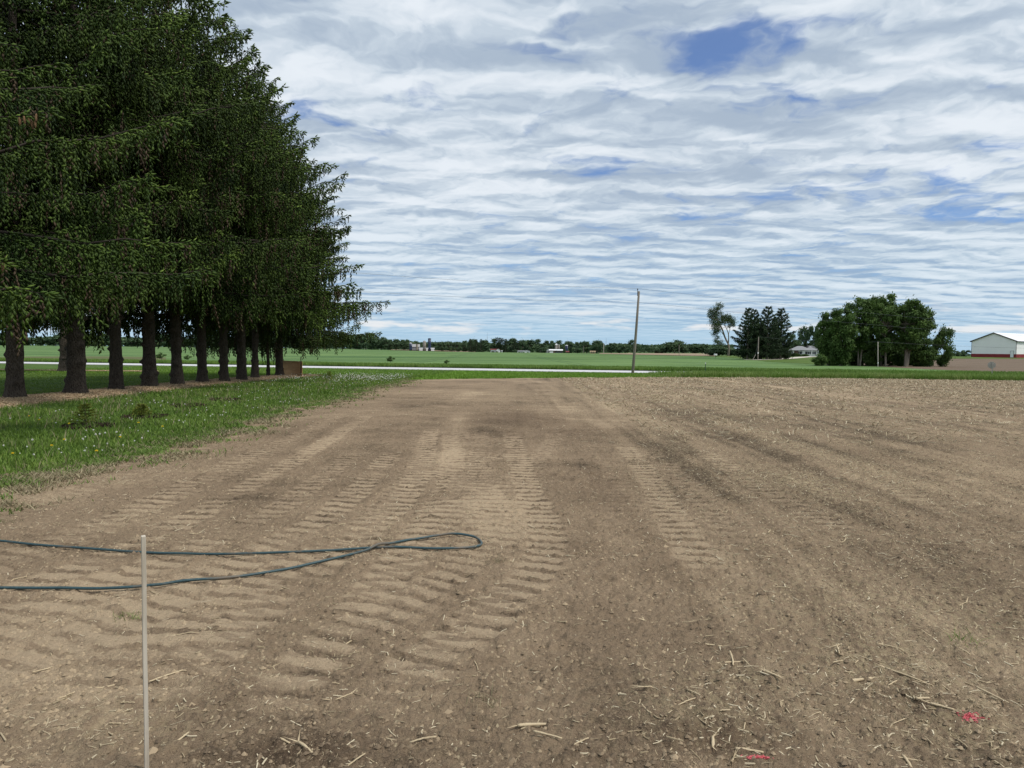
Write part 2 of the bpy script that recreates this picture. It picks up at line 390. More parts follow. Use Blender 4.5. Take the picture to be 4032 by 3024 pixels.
m_yell = plain('yellow_petal', (.70, .50, .02), (.78, .60, .04), 60, .7)
m_stem = plain('green_stem', (.090, .150, .035), (.130, .180, .055), 20, .7)
m_ply, g, b = new_mat('plywood', .75, .2)
co = g.mapping(g.coord(), (.5, 1, 2.4)); n = g.noise(co, 2.5, 6, .65, 1.2)
g.put(b.inputs['Base Color'], g.mix(g.rng(n, .35, .68), (.62, .375, .180), (.480, .265, .115)))
m_steel = plain('dark_steel', (.040, .036, .032), (.075, .055, .042), 12, .6)
m_galv = plain('galvanised', (.32, .31, .305), (.27, .265, .26), 3, .5)
m_signback = plain('sign_back', (.36, .33, .29), (.30, .275, .245), 3, .95)
m_white = plain('white_paint', (.76, .77, .77), (.70, .71, .72), 1.0, .6)
m_wood_w = plain('bleached_post', (.37, .345, .30), (.30, .28, .24), 5, .8)
m_wire = plain('aluminium_wire', (.10, .11, .12), (.08, .09, .10), 2, .5)

def ribbed(name, c1, c2, per):
    m, g, b = new_mat(name, .55, .3); co = g.coord(); x = g.sep(co)
    r_ = g.math('ABSOLUTE', g.math('SUBTRACT', g.math('FRACT', g.math('MULTIPLY', g.math('ADD', x[0], x[1]), 1 / per)), .5))
    g.put(b.inputs['Base Color'], g.mix(g.rng(g.noise(co, .5, 3, .5), .3, .7), c1, c2)); g.put(b.inputs['Normal'], g.bump(g.rng(r_, .38, .5), .6, .03))
    return m
m_barnw = ribbed('white_steel_siding', (.84, .835, .83), (.87, .865, .86), .3)
m_barnr = ribbed('white_steel_roof', (.76, .77, .78), (.72, .73, .74), .3)
m_red = ribbed('red_wainscot', (.210, .020, .026), (.240, .030, .032), .3)
m_dark = plain('dark_trim', (.040, .030, .030), (.055, .045, .042), 2, .6)
m_siding, g, b = new_mat('lap_siding', .7, .3)
co = g.coord(); x = g.sep(co)
lap = g.math('FRACT', g.math('MULTIPLY', x[2], 6.5)); g.put(b.inputs['Base Color'], g.mix(g.rng(g.noise(co, 1, 3, .5), .3, .7), (.72, .72, .72), (.78, .78, .775)))
g.put(b.inputs['Normal'], g.bump(lap, .5, .02))
m_roofg = plain('grey_shingle', (.26, .265, .275), (.20, .205, .215), 6, .9)
m_glass = plain('window_glass', (.030, .035, .042), (.045, .052, .060), 1, .12, spec=.6)
m_shut = plain('dark_shutter', (.035, .038, .045), (.045, .048, .055), 3, .6)
m_brick = plain('dull_brick', (.150, .095, .080), (.115, .075, .062), 5, .9)
m_blue = plain('blue_steel', (.010, .022, .060), (.016, .032, .080), .6, .4, spec=.5)
m_conc = plain('silo_concrete', (.255, .230, .190), (.205, .185, .152), .5, .9)
m_grey = plain('grey_barn_steel', (.24, .25, .26), (.19, .20, .21), .5, .7)
m_redroof = plain('red_roof', (.170, .045, .045), (.130, .036, .038), 1, .8)
m_tanw = plain('tan_wall', (.46, .37, .22), (.40, .32, .19), 1, .8)
m_mulch_shade = plain('mulch_and_shade', (.030, .020, .014), (.055, .036, .025), 20, .95)  # near-black tone takes in the shading of the planting holes
m_postg = plain('green_post_paint', (.060, .105, .060), (.045, .080, .048), 5, .6)
m_palebush = leafy('flowering_leaf', (.090, .115, .050), (.150, .175, .085), (.300, .310, .200), trans=.2, scale=.8)

# ================================================================== THE SETTING
def road_mid(x): return 80.0 - .17 * x
ROAD_HW = 3.9
def edge_lawn(y):       # X of the lawn / soil border
    y = np.asarray(y, float)
    return -6.05 + .22 * np.sin(y * .55) + .14 * np.sin(y * 1.7 + 1) + 3.2 * sstep(y, 30, 46) * 0 + .5 * sstep(y, 4, 9) * 0
DE = np.array([[-60, 42], [-6, 42.5], [-2, 47], [4, 52], [12, 58], [20, 60.5], [30, 61], [42, 58.5], [60, 56], [110, 52]], float)
def soil_far(x): return np.interp(x, DE[:, 0], DE[:, 1])

# country ground: one sheet to the horizon
rr = np.concatenate([[0], np.geomspace(3, 9000, 90)]); th = np.linspace(0, 2 * math.pi, 145)[:-1]
gx = rr[:, None] * np.sin(th)[None, :]; gy = rr[:, None] * np.cos(th)[None, :]
gz = terr(gx, gy) - .16 - .5 * sstep(rr, 2500, 9000)[:, None]
V = np.stack([gx, gy, gz], -1).reshape(-1, 3)
n_th = len(th); i = np.arange(len(rr) - 1)[:, None] * n_th; k = np.arange(n_th)[None, :]; k2 = (k + 1) % n_th
Fc = np.stack([i + k, i + n_th + k, i + n_th + k2, i + k2], -1).reshape(-1, 4)
link('ground', arr_mesh('ground', V, Fc, [m_ground], True), kind='structure')

def patch(name, x0, x1, ylo, yhi, nx, ny, mat, dz, kind='structure', rough=0.0, smooth=True, geo=False):
    """sheet between two boundary curves, x0..x1 across and ylo(x)..yhi(x) deep"""
    X = np.linspace(x0, x1, nx)[None, :]; t = np.linspace(0, 1, ny)[:, None]
    lo = np.maximum(ylo(X), .01) if geo else ylo(X); hi = yhi(X)
    Y = lo * (hi / lo) ** t if geo else lo + (hi - lo) * t
    X = np.broadcast_to(X, Y.shape); Z = terr(X, Y) + dz
    if rough: Z = Z + rough * fbm(X * .8, Y * .8, 4, 5)
    return link(name, arr_mesh(name, np.stack([X, Y, Z], -1).reshape(-1, 3), grid_faces(ny, nx), [mat], smooth), kind=kind)
cst = lambda v: (lambda x: np.zeros_like(np.asarray(x, float)) + v)

# ---- graded soil: a fine sheet, tread tracks and clods modelled in it
TR = []      # (polyline in ground coordinates, width, pitch, strength)
def track(pxs, w=.36, pitch=.23, s=1.0, skew=.0):
    P = np.array([hit(a, b)[:2] for a, b in pxs]); TR.append((catmull(P, 12), w, pitch, s, skew))
track([(1460, 1630), (1300, 1730), (1120, 1840), (900, 1960), (560, 2130), (180, 2290), (-250, 2480)], .37, .23, .9)
track([(1330, 1640), (1120, 1740), (860, 1850), (560, 1990), (150, 2150), (-250, 2290)], .37, .23, .8)
track([(1560, 1770), (1380, 1960), (1130, 2120), (760, 2330), (330, 2560), (-150, 2850)], .37, .23, 1.0, .2)
track([(1700, 1680), (1670, 1800), (1600, 1950), (1420, 2120), (1050, 2380), (640, 2720), (420, 3000)], .37, .23, 1.0)
track([(1770, 1700), (1790, 1830), (1740, 1970), (1640, 2130), (1440, 2380), (1150, 2700), (900, 3000)], .37, .23, .9, -.2)
track([(1600, 1920), (1740, 1850), (1900, 1812), (2010, 1800), (2070, 1830)], .5, .23, .9)
track([(2010, 1700), (2040, 1800), (2080, 1930), (2150, 2090), (2110, 2250), (1900, 2420), (1620, 2640), (1330, 2950)], .37, .23, 1.0, .15)
track([(1880, 1880), (1960, 1990), (1960, 2120), (1900, 2260)], .37, .23, .6)
track([(2230, 1660), (2170, 1750), (2060, 1850), (1900, 1960), (1680, 2080)], .4, .23, .55)
track([(1500, 2060), (1200, 2200), (800, 2420), (380, 2700), (-60, 3000)], .37, .23, .9)
track([(900, 2100), (520, 2250), (60, 2430), (-300, 2600)], .37, .23, .8)
track([(2120, 2240), (1960, 2400), (1720, 2620), (1500, 2860)], .37, .23, .8, -.15)
track([(2440, 1740), (2520, 1830), (2620, 1990), (2740, 2200), (2790, 2300)], .37, .23, .95)
track([(2540, 1760), (2700, 1900), (2860, 2100), (2960, 2230)], .34, .23, .45)
track([(2740, 1760), (2930, 1880), (3180, 2020), (3420, 2150)], .37, .23, .75)
track([(3420, 1880), (3580, 1950), (3760, 2050)], .37, .23, .6)
track([(2290, 1690), (2390, 1800), (2440, 1930), (2470, 2080)], .37, .23, .3)
for q_, off, st_ in ((0, .62, .55), (2, .64, .7), (3, -.64, .6), (4, .6, .5), (6, .62, .7), (9, .52, .6), (11, .55, .45), (1, 1.1, .4)):
    P_, w_, pt_, s_, sk_ = TR[q_]; tg = np.gradient(P_, axis=0); tg /= np.linalg.norm(tg, axis=1)[:, None]; TR.append((P_ + off * np.stack([tg[:, 1], -tg[:, 0]], -1), w_, pt_ * (.94 if off > 0 else 1.07), st_, .25 - sk_))
ang = np.concatenate([np.linspace(R(-82), R(-49), 50), np.linspace(R(-48.8), R(45), 1220), np.linspace(R(45.3), R(83), 90)]); rows = np.concatenate([np.geomspace(.5, 1.85, 60), np.geomspace(1.9, 30, 820), np.geomspace(30.2, 68, 90)])
T = np.tan(ang)[None, :]; Y = np.broadcast_to(rows[:, None], (len(rows), len(ang))).copy(); X = Y * T
keep_x = np.maximum(X, -13.0)
X = np.where(X < -13, -13 + (X + 13) * .02, X)
Z = terr(X, Y).copy()
fade = 1 / (1 + (Y / 14) ** 2)
Z += .030 * fbm(X * .35, Y * .35, 3, 1) + .030 * fbm(X * 1.3, Y * 1.3, 3, 2) * (.4 + .6 * fade)
dry = .42 + .55 * fbm(X * .22, Y * .22, 4, 21) + .28 * fbm(X * 1.2, Y * 1.2, 3, 22)
dry += .12 * sstep(-X, -1.5, 3.5) * (1 - sstep(Y, 14, 26)) + .10 * (1 - sstep(Y, 6, 12))
dry -= .08 * sstep(X, 1.2, 3.0) * (1 - sstep(Y, 13, 22)) - .06 * sstep(Y, 18, 30)
dry += (.42 * fbm(X * 1.0, Y * .07 + 4, 3, 24) + .36 * fbm(X * 3.2, Y * .10, 2, 25)) * sstep(X, -1, 2)
crumb = np.ones_like(Z)
for P_, w, pitch, s_, skew in TR:
    seg = np.diff(P_, axis=0); ln = np.linalg.norm(seg, axis=1) + 1e-9; cum = np.concatenate([[0], np.cumsum(ln)])
    bx = (X > P_[:, 0].min() - .6) & (X < P_[:, 0].max() + .6) & (Y > P_[:, 1].min() - .6) & (Y < P_[:, 1].max() + .6)
    xs, ys = X[bx], Y[bx]; best = np.full(xs.shape, 9.0); sa = np.zeros(xs.shape); sg = np.zeros(xs.shape)
    for j in range(len(seg)):
        ux, uy = seg[j] / ln[j]; rx, ry = xs - P_[j, 0], ys - P_[j, 1]
        t = np.clip(rx * ux + ry * uy, 0, ln[j]); ex, ey = rx - t * ux, ry - t * uy; dd = np.hypot(ex, ey)
        m = dd < best; best[m] = dd[m]; sa[m] = (cum[j] + t)[m]; sg[m] = (ex * uy - ey * ux)[m]
    nz = fbm(xs * 2.2, ys * 2.2, 3, 31); wear = sstep(fbm(xs * .9, ys * .9, 3, 33) + .50, -.10, .35)
    nedge = fbm(xs * 6, ys * 6, 2, 35)
    ph = (sa + skew * sg + .03 * nz + 1.7 * len(P_) % 1.0) / pitch
    bar = sstep(np.cos(2 * math.pi * ph) + .26 * nedge + .25, -.32, .02)
    bid = np.floor(ph + .5); per = _hash(bid, bid * 0 + len(P_), 91) / 4294967296.0; wear = wear * np.where(per < .07, .35, .85 + .3 * per)
    side = 1 - sstep(best + .05 * nz + .03 * nedge, w * .40, w * .56)
    ends = sstep(sa, 0, 1.0) * sstep(cum[-1] - sa, 0, 1.0)
    mk = side * wear * s_ * ends
    Z[bx] += mk * (.0065 + .0075 * sstep(P_[:, 1].mean(), 5, 9)) * (bar - .95); dry[bx] = dry[bx] * (1 - .6 * mk) + mk * (.70 * bar + .02 * (1 - bar))
    crumb[bx] *= 1 - .7 * mk * bar
cl = np.maximum(0, fbm(X * 9, Y * 9, 3, 7) + .05) * .040 + .016 * fbm(X * 22, Y * 22, 2, 8) + .05 * np.maximum(0, fbm(X * 4, Y * 4, 2, 12) - .22)
Z += cl * crumb * np.minimum(1, 12 / Y + .15)
dry -= .35 * np.clip(crumb * cl / .03, 0, 1) * .6 * fade
damp = np.zeros_like(Z)
def blob(px, py, rx, ry, a=1.0):
    h_ = hit(px, py); q = ((X - h_[0]) / rx) ** 2 + ((Y - h_[1]) / ry) ** 2
    return a * np.exp(-q * (1 + .8 * fbm(X * 2.5, Y * 2.5, 3, 41)))
for bl in ((2830, 2925, .32, .20, .95), (1130, 2965, .34, .17, .95), (3610, 2760, .42, .28, .6), (2450, 3010, .3, .1, .5), (2060, 1650, 1.6, 3.2, .75), (2290, 1690, 1.0, 2.2, .8), (2420, 1960, .55, 3.2, .45), (3500, 1800, .5, 1.4, .4), (3060, 1930, .4, 1.5, .4), (2320, 2150, .5, 2.0, .35), (880, 2760, .2, .2, .3), (1180, 1700, .8, 3.5, .3)):
    damp = np.maximum(damp, blob(*bl))
for bl in ((1800, 1660, .35, 2.4, .55), (1770, 1790, .18, 1.1, .75), (1950, 2000, .35, .9, .5), (1300, 1740, .25, 1.6, .5), (1840, 1560, .5, 3.0, .35), (2370, 1680, .4, .9, .35), (120, 2700, .9, .9, .3), (500, 2330, .8, .7, .3)):
    dry = dry + blob(*bl)
straw = .16 + .18 * fbm(X * .5, Y * .5, 4, 51) + .20 * sstep(X, .6, 3.0)
for xc, wd, a, y0, y1 in ((3.2, .5, .30, 5, 40), (5.4, .42, .62, 6, 55), (6.6, .35, .30, 6, 45), (8.6, .40, .58, 8, 60), (10.8, .45, .42, 10, 60), (12.8, .4, .35, 12, 60), (1.9, .3, .2, 6, 30)):
    ln_ = np.exp(-((X - xc - .25 * fbm(Y * .12 + xc, X * 0, 2, 60)) / wd) ** 2) * sstep(Y, y0 - 1, y0 + 1.5) * (1 - sstep(Y, y1 - 6, y1))
    straw += a * ln_ * sstep(fbm(X * .5 + 9, Y * .22, 3, 61), -.35, .3)
stub = sstep(X + .6 * fbm(X * .3, Y * .3, 3, 71), 14.0, 15.4); straw = straw * (1 - stub) + stub * (.50 + .38 * fbm(X * .45, Y * .2, 4, 72) + .10 * sstep(Y, 35, 58))
dry = dry - .10 * stub
gnd_band = np.exp(-((X - 13.6) / .55) ** 2); dry = dry + .25 * gnd_band; straw = straw * (1 - .6 * gnd_band)
edge = np.exp(-np.maximum(X - edge_lawn(Y), 0) / .7); straw = straw + .35 * edge
straw += blob(3130, 1900, .55, 1.3, .8) + blob(2060, 1560, 2.5, 5, .18)
straw += blob(3480, 2600, .4, .3, .6) + blob(3600, 2720, .35, .3, .7) + blob(3720, 2860, .4, .25, .6) + blob(2800, 2820, .4, .3, .6) + blob(2960, 2680, .5, .3, .4) + blob(520, 2840, .5, .3, .5) + blob(3850, 2450, .9, .6, .35) + blob(3300, 2350, .8, .6, .3)
straw = np.clip(straw, 0, 1.2)
under = np.maximum(sstep(edge_lawn(Y) - .35 - X, 0, .6), sstep(Y - soil_far(X) - .3, 0, .8)); Z -= .14 * under
soil_me = arr_mesh('soil_field', np.stack([X, Y, Z], -1).reshape(-1, 3), grid_faces(*X.shape), [m_soil], True,
                   {'dry': dry.ravel(), 'straw': straw.ravel(), 'damp': damp.ravel()})
link('soil_field', soil_me, kind='structure')
SX, SY, SZ = X, Y, Z
def soil_z(x, y):
    """height of the soil sheet (bilinear in its own grid)"""
    x = np.atleast_1d(np.asarray(x, float)); y = np.atleast_1d(np.asarray(y, float))
    r = np.clip(np.searchsorted(rows, y) - 1, 0, len(rows) - 2); a_ = np.arctan2(x, y)
    k = np.clip(np.searchsorted(ang, a_) - 1, 0, len(ang) - 2); fq = np.clip((a_ - ang[k]) / (ang[k + 1] - ang[k]), 0, 1)
    fr = np.clip((y - rows[r]) / (rows[r + 1] - rows[r]), 0, 1)
    A = SZ[r, k] * (1 - fq) + SZ[r, k + 1] * fq; B = SZ[r + 1, k] * (1 - fq) + SZ[r + 1, k + 1] * fq
    return A * (1 - fr) + B * fr
def soil_attr(arr, x, y):
    r = np.clip(np.searchsorted(rows, y) - 1, 0, len(rows) - 2); a_ = np.arctan2(x, y)
    return arr[r, np.clip(np.searchsorted(ang, a_), 0, len(ang) - 1)]

# ---- lawn, verge, mulch, road, fields
NY = 240; yv = np.concatenate([np.linspace(-6, 45, 200), np.linspace(45.5, 1, 0), np.linspace(46, 100, 60)])
tx = np.linspace(0, 1, 60) ** 2.2
LX = edge_lawn(yv)[:, None] - tx[None, :] * 130; LY = np.broadcast_to(yv[:, None], LX.shape).copy()
LX = np.where(LY > 43, LX, LX)
lim = road_mid(LX) - ROAD_HW - .9; LY = np.minimum(LY, lim)
LZ = terr(LX, LY) + .015 + .02 * fbm(LX * .7, LY * .7, 3, 81)
link('lawn', arr_mesh('lawn', np.stack([LX, LY, LZ], -1).reshape(-1, 3), grid_faces(*LX.shape)[:, ::-1], [m_lawn], True), kind='structure')
patch('roadside_verge', -6.0, 110, soil_far, lambda x: road_mid(x) - ROAD_HW - .9, 160, 24, m_verge, .012)
patch('road_shoulder', -150, 130, lambda x: road_mid(x) - ROAD_HW - 1.0, lambda x: road_mid(x) + ROAD_HW + 1.0, 120, 4, m_gravel, .03)
patch('road', -150, 130, lambda x: road_mid(x) - ROAD_HW, lambda x: road_mid(x) + ROAD_HW, 140, 6, m_road, .05)
def row_x(y): return -15.75 + (np.asarray(y, float) - 23.2) * .045
yv = np.linspace(-2, 51, 170); tx = np.linspace(0, 1, 14)
wob = .25 * fbm(yv * .6, yv * 0, 3, 83)[:, None]
MX = row_x(yv)[:, None] - 1.1 + tx[None, :] * 3.1 + wob * (tx[None, :] * 2 - 1); MY = np.broadcast_to(yv[:, None], MX.shape)
bulge = np.sin(tx * math.pi)[None, :]
MZ = terr(MX, MY) - .02 + .10 * bulge + .03 * fbm(MX * 3, MY * 3, 3, 84)
link('mulch_bed', arr_mesh('mulch_bed', np.stack([MX, MY, MZ], -1).reshape(-1, 3), grid_faces(*MX.shape)[:, ::-1], [m_mulch], True), kind='structure')
B0, B1 = at(-60, 55.0), at(600, 56.0)
def back_mulch_y(x): return B0[1] + (x - B0[0]) / (B1[0] - B0[0]) * (B1[1] - B0[1])
patch('mulch_strip', B0[0] - 8, B1[0], lambda x: back_mulch_y(x) - .9, lambda x: back_mulch_y(x) + .9, 40, 6, m_mulch, .07, rough=.03)

SV = np.array([-1.6, -.72, -.55, -.42, -.30, -.15, 0, .10, .19, .27, .345, .43, .50, .56, .62, .68, .72, .95])
DV = np.array([840, 840, 840, 840, 840, 880, 880, 400, 345, 300, 190, 160, 146, 120, 100, 88, 84, 75.0])
def polar_patch(name, s0, s1, d0, d1, ns, nd, mat, dz):
    s = np.linspace(s0, s1, ns)[None, :]; t = np.linspace(0, 1, nd)[:, None]
    a = d0(s); b_ = d1(s); D = a * (b_ / a) ** t; Xp = s * D
    return link(name, arr_mesh(name, np.stack([Xp, D, terr(Xp, D) + dz], -1).reshape(-1, 3), grid_faces(nd, ns), [mat], True), kind='structure')
far_edge = lambda s: (80 + ROAD_HW + 1.0) / (1 + .17 * s)
grain_far = lambda s: np.interp(s, SV, DV)
polar_patch('grain_field', -.95, .74, far_edge, grain_far, 150, 60, m_crop, .10)
polar_patch('fallow_field', -.95, -.47, lambda s: far_edge(s) + 2 + 0 * s, lambda s: 80 / (1 + .17 * s) + 40 + 25 * np.sin(s * 9) , 50, 20, m_fallow, .14)
polar_patch('tan_field', -.165, -.05, cst(880.0), cst(1290.0), 20, 8, m_tan, .6)
polar_patch('stubble_field', .118, .275, lambda s: np.interp(s, SV, DV) + 3, cst(800.0), 20, 12, m_tan, .22)
polar_patch('ploughed_field', .475, .80, lambda s: np.interp(s, [.475, .5, .56, .62, .68, .72, .8], [150, 147, 121, 101, 89, 85, 82]), cst(236.0), 30, 16, m_plough, .11)
polar_patch('barn_yard', .52, .80, cst(236.5), cst(330.0), 12, 10, m_yard, .13)
polar_patch('house_lawn', .278, .44, lambda s: np.interp(s, SV, DV), cst(335.0), 20, 12, m_yard, .15)

# distant ridge
def ridge(name, D, s0, s1, h, seed):
    s = np.linspace(s0, s1, 220); t = np.linspace(0, 1, 14)
    e = sstep(s, s0, s0 + .15) * (1 - sstep(s, s1 - .15, s1))
    hh = h * e * (.62 + .38 * fbm(s * 9, s * 0, 3, seed)) + 3.5 * fbm(s * 160, s * 0 + 3, 4, seed + 5)
    Dm = D + (t[:, None]) * 700 + 0 * s[None, :]
    prof = np.sin(np.clip(t, 0, 1) * math.pi * .5)[:, None] ** .6
    Xr = s[None, :] * Dm; Zr = -3 + prof * (hh[None, :] + 3) + 2.5 * fbm(Xr * .02, Dm * .02, 4, seed + 9)
    link(name, arr_mesh(name, np.stack([Xr, Dm, Zr], -1).reshape(-1, 3), grid_faces(*Xr.shape), [m_hill], False), kind='structure')
ridge('hills', 2600, -.25, .42, 30, 90)

# ================================================================== GRASS AND LITTER (stuff)
def blades(name, pts, h, w, mat, lean=.35, tint=None, label=None, cat=None):
    """one mesh of curved two-piece grass blades"""
    n = len(pts); a = rng.uniform(0, 2 * math.pi, n); fa = rng.uniform(0, 2 * math.pi, n)
    wx, wy = np.cos(fa) * w, np.sin(fa) * w; lx, ly = np.cos(a) * lean * h * rng.uniform(.2, 1.3, n), np.sin(a) * lean * h * rng.uniform(.2, 1.3, n)
    x, y, z = pts.T
    V = np.stack([np.stack([x - wx, y - wy, z], -1), np.stack([x + wx, y + wy, z], -1),
                  np.stack([x + lx * .4 + wx * .7, y + ly * .4 + wy * .7, z + h * .6], -1), np.stack([x + lx * .4 - wx * .7, y + ly * .4 - wy * .7, z + h * .6], -1),
                  np.stack([x + lx, y + ly, z + h], -1)], 1).reshape(-1, 3)
    b = np.arange(n)[:, None] * 5
    Fc = np.concatenate([b + [0, 1, 2], b + [0, 2, 3], b + [3, 2, 4]], 0)
    tint = rng.uniform(0, 1, n) if tint is None else tint
    me = arr_mesh(name, V, Fc, [mat], True, {'tint': np.repeat(tint, 5)})
    return link(name, me, kind='stuff', label=label, cat=cat)
def lawn_z(x, y): return terr(x, y) + .012
# near lawn, unmown
n = 230000
yy = 3.5 * (52 / 3.5) ** rng.uniform(0, 1, n); xx = edge_lawn(yy) + .25 - 26 * rng.uniform(0, 1, n) ** 1.25 * np.minimum(1, yy / 18)
rag = fbm(xx * 1.6, yy * 1.6, 3, 101)
inside = (xx < edge_lawn(yy) + .05 + .55 * rag)
dm = np.abs(xx - row_x(yy) - .45); inside &= ~((dm < 1.35) & (rng.uniform(0, 1, n) < .93)) & (yy < 78)
xx, yy = xx[inside], yy[inside]; n = len(xx)
dens = fbm(xx * .35, yy * .35, 3, 103)
hgt = .66 * (.055 + .075 * rng.uniform(0, 1, n) ** 2 + .06 * np.clip(dens + .2, 0, 1)) * np.where(xx < row_x(yy) - 1.2, .6, 1.0)
near_e = np.exp(-np.maximum(edge_lawn(yy) - xx, 0) / .6); hgt *= 1 - .35 * near_e
tint = np.clip(.42 + .55 * dens + rng.normal(0, .2, n), 0, 1)
blades('lawn_grass', np.stack([xx, yy, lawn_z(xx, yy)], -1), hgt, .0045 + yy * .00042, m_blade, .7, tint)
# mown bright verge along the road
n = 60000
xx = rng.uniform(-40, 18, n); u = rng.uniform(0, 1, n); lo = np.where(xx < -6, 43, soil_far(xx) + .1); hi = road_mid(xx) - ROAD_HW - .8
yy = lo + (hi - lo) * u ** 1.2; yy = np.where(xx < -6, np.maximum(yy, 50 + rng.uniform(0, 3, n)), yy)
blades('verge_grass', np.stack([xx, yy, terr(xx, yy) + .01], -1), rng.uniform(.05, .14, n), .02, m_bladev, .6)
# tall verge on the right, in front of the road
n = 52000
xx = 10.5 + rng.uniform(0, 1, n) ** .9 * 62; lo = soil_far(xx); yy = lo + .2 + rng.uniform(0, 1, n) ** 1.5 * 9
yy = np.minimum(yy, road_mid(xx) - ROAD_HW - 1.2)
tall = sstep(xx + 1.5 * fbm(yy * .6, xx * .6, 2, 111), 11.6, 13.2)
hgt = (.12 + tall * (.36 + .16 * fbm(xx * .5, yy * .5, 3, 112))) * rng.uniform(.55, 1.15, n)
blades('tall_verge_grass', np.stack([xx, yy, terr(xx, yy)], -1), hgt, .022, m_bladew, .38, np.clip(.72 + .5 * fbm(xx * .4, yy * .4, 3, 113) + rng.normal(0, .15, n), 0, 1))
# grain and weeds along the far side of the road
n = 85000
xx = rng.uniform(-105, 90, n); yy = road_mid(xx) + ROAD_HW + 1.1 + rng.uniform(0, 1, n) ** 1.8 * 17
hgt = (.40 + .22 * fbm(xx * .25, yy * .25, 3, 121)) * rng.uniform(.6, 1.2, n) * (1 - .3 * sstep(yy - road_mid(xx), 8, 20))
blades('roadside_weeds', np.stack([xx, yy, terr(xx, yy) + .05], -1), hgt, .03, m_bladew, .35, np.clip(.45 + .6 * fbm(xx * .12, yy * .3, 3, 122) + rng.normal(0, .15, n), 0, 1))
# clumps of dry and green grass trailing off on the soil border
n = 26000
yy = 3.5 * (46 / 3.5) ** rng.uniform(0, 1, n); xx = edge_lawn(yy) + rng.exponential(.42, n) - .15
kp = fbm(xx * 1.8, yy * 1.8, 3, 131) > .02 + .22 * (xx - edge_lawn(yy)); xx, yy = xx[kp], yy[kp]; n = len(xx)
blades('border_tufts', np.stack([xx, yy, soil_z(xx, yy) - .005], -1), rng.uniform(.03, .09, n), .004 + yy * .0004, m_bladew, 1.3, rng.uniform(0, 1, n))

n = 46000
yy = 3.2 * (47 / 3.2) ** rng.uniform(0, 1, n); xx = edge_lawn(yy) + rng.normal(.25, .45, n)
kp = fbm(xx * 1.1, yy * 1.1, 3, 137) > -.15 + .30 * np.maximum(0, xx - edge_lawn(yy)); xx, yy = xx[kp], yy[kp]; n = len(xx)
blades('border_dry_grass', np.stack([xx, yy, np.maximum(soil_z(xx, yy), np.where(xx < edge_lawn(yy), terr(xx, yy), -9)) - .005], -1), rng.uniform(.02, .075, n), .0035 + yy * .0004, m_bladed, 1.7, rng.uniform(0, 1, n))
n = 8000
yy = 7 * (50 / 7) ** rng.uniform(0, 1, n); xx = edge_lawn(yy) - rng.uniform(0, 1, n) ** .8 * 9; kp = fbm(xx * .7, yy * .7, 3, 139) > 0; xx, yy = xx[kp], yy[kp]; n = len(xx)
blades('lawn_dry_grass', np.stack([xx, yy, terr(xx, yy)], -1), rng.uniform(.10, .24, n), .0022 + yy * .0002, m_bladed, .5, rng.uniform(0, 1, n))
# residue of stalks lying over the soil
def litter(name, x, y, z, ln, rad, mat, tilt=.12, sides=4, lift=0.6, tint=None, az=None):
    n = len(x); az = rng.uniform(0, 2 * math.pi, n) if az is None else az; el = rng.normal(0, tilt, n)
    d_ = np.stack([np.cos(az) * np.cos(el), np.sin(az) * np.cos(el), np.sin(el)], -1)
    s_ = np.stack([-np.sin(az), np.cos(az), 0 * az], -1); u_ = np.cross(d_, s_)
    c_ = np.stack([x, y, z + rad * lift], -1); th_ = np.arange(sides) * 2 * math.pi / sides + .7
    flat = rng.uniform(.35, 1, n)
    ring = rad[:, None, None] * (np.cos(th_)[None, :, None] * s_[:, None, :] + np.sin(th_)[None, :, None] * u_[:, None, :] * flat[:, None, None])
    bend = rng.normal(0, .10, n)[:, None] * s_ * ln[:, None]
    A = c_[:, None] - d_[:, None] * ln[:, None, None] * .5 + ring; Bm = c_[:, None] + bend[:, None] + ring * .95; E = c_[:, None] + d_[:, None] * ln[:, None, None] * .5 + ring * .8
    V = np.concatenate([A, Bm, E], 1).reshape(-1, 3); b = np.arange(n)[:, None, None] * (3 * sides); k = np.arange(sides); k2 = (k + 1) % sides
    F0 = np.stack([k, k2, k2 + sides, k + sides], -1); F1 = F0 + sides; cap = np.array([[2 * sides + q for q in range(4)]]) if sides == 4 else None
    Fl = [F0, F1] + ([cap, np.array([[3, 2, 1, 0]])] if cap is not None else [])
    Fc = (b + np.concatenate(Fl, 0)[None]).reshape(-1, 4)
    tint = rng.uniform(0, 1, n) if tint is None else tint
    me = arr_mesh(name, V, Fc, [mat], False, {'tint': np.repeat(tint, 3 * sides)})
    return link(name, me, kind='stuff')
def scatter(n, y0, y1, bias, power=1.0):
    yy = y0 * (y1 / y0) ** rng.uniform(0, 1, n); sx_ = rng.uniform(-.80, .80, n); xx = sx_ * yy
    st = soil_attr(straw, xx, yy); un = soil_attr(under, xx, yy)
    kp = (rng.uniform(0, 1, n) < np.clip(bias + st ** power, 0, 1)) & (un < .1)
    return xx[kp], yy[kp]
xx, yy = scatter(26000, 1.9, 9.0, .05, 1.3); n = len(xx)
litter('stalk_litter', xx, yy, soil_z(xx, yy), .012 + .055 * rng.uniform(0, 1, n) ** 2.6, .0012 + .0028 * rng.uniform(0, 1, n) ** 2.5, m_straw_l, .22)
xx, yy = scatter(7000, 2.0, 13, .08, 1.2); n = len(xx)
litter('broken_litter', xx, yy, soil_z(xx, yy), (.018 + .075 * rng.uniform(0, 1, n) ** 2.0), .0022 + .0026 * rng.uniform(0, 1, n) ** 1.6, m_straw_l, .16, tint=rng.uniform(.25, 1, n))
xx, yy = scatter(52000, 6.0, 30, .0, 1.25); n = len(xx)
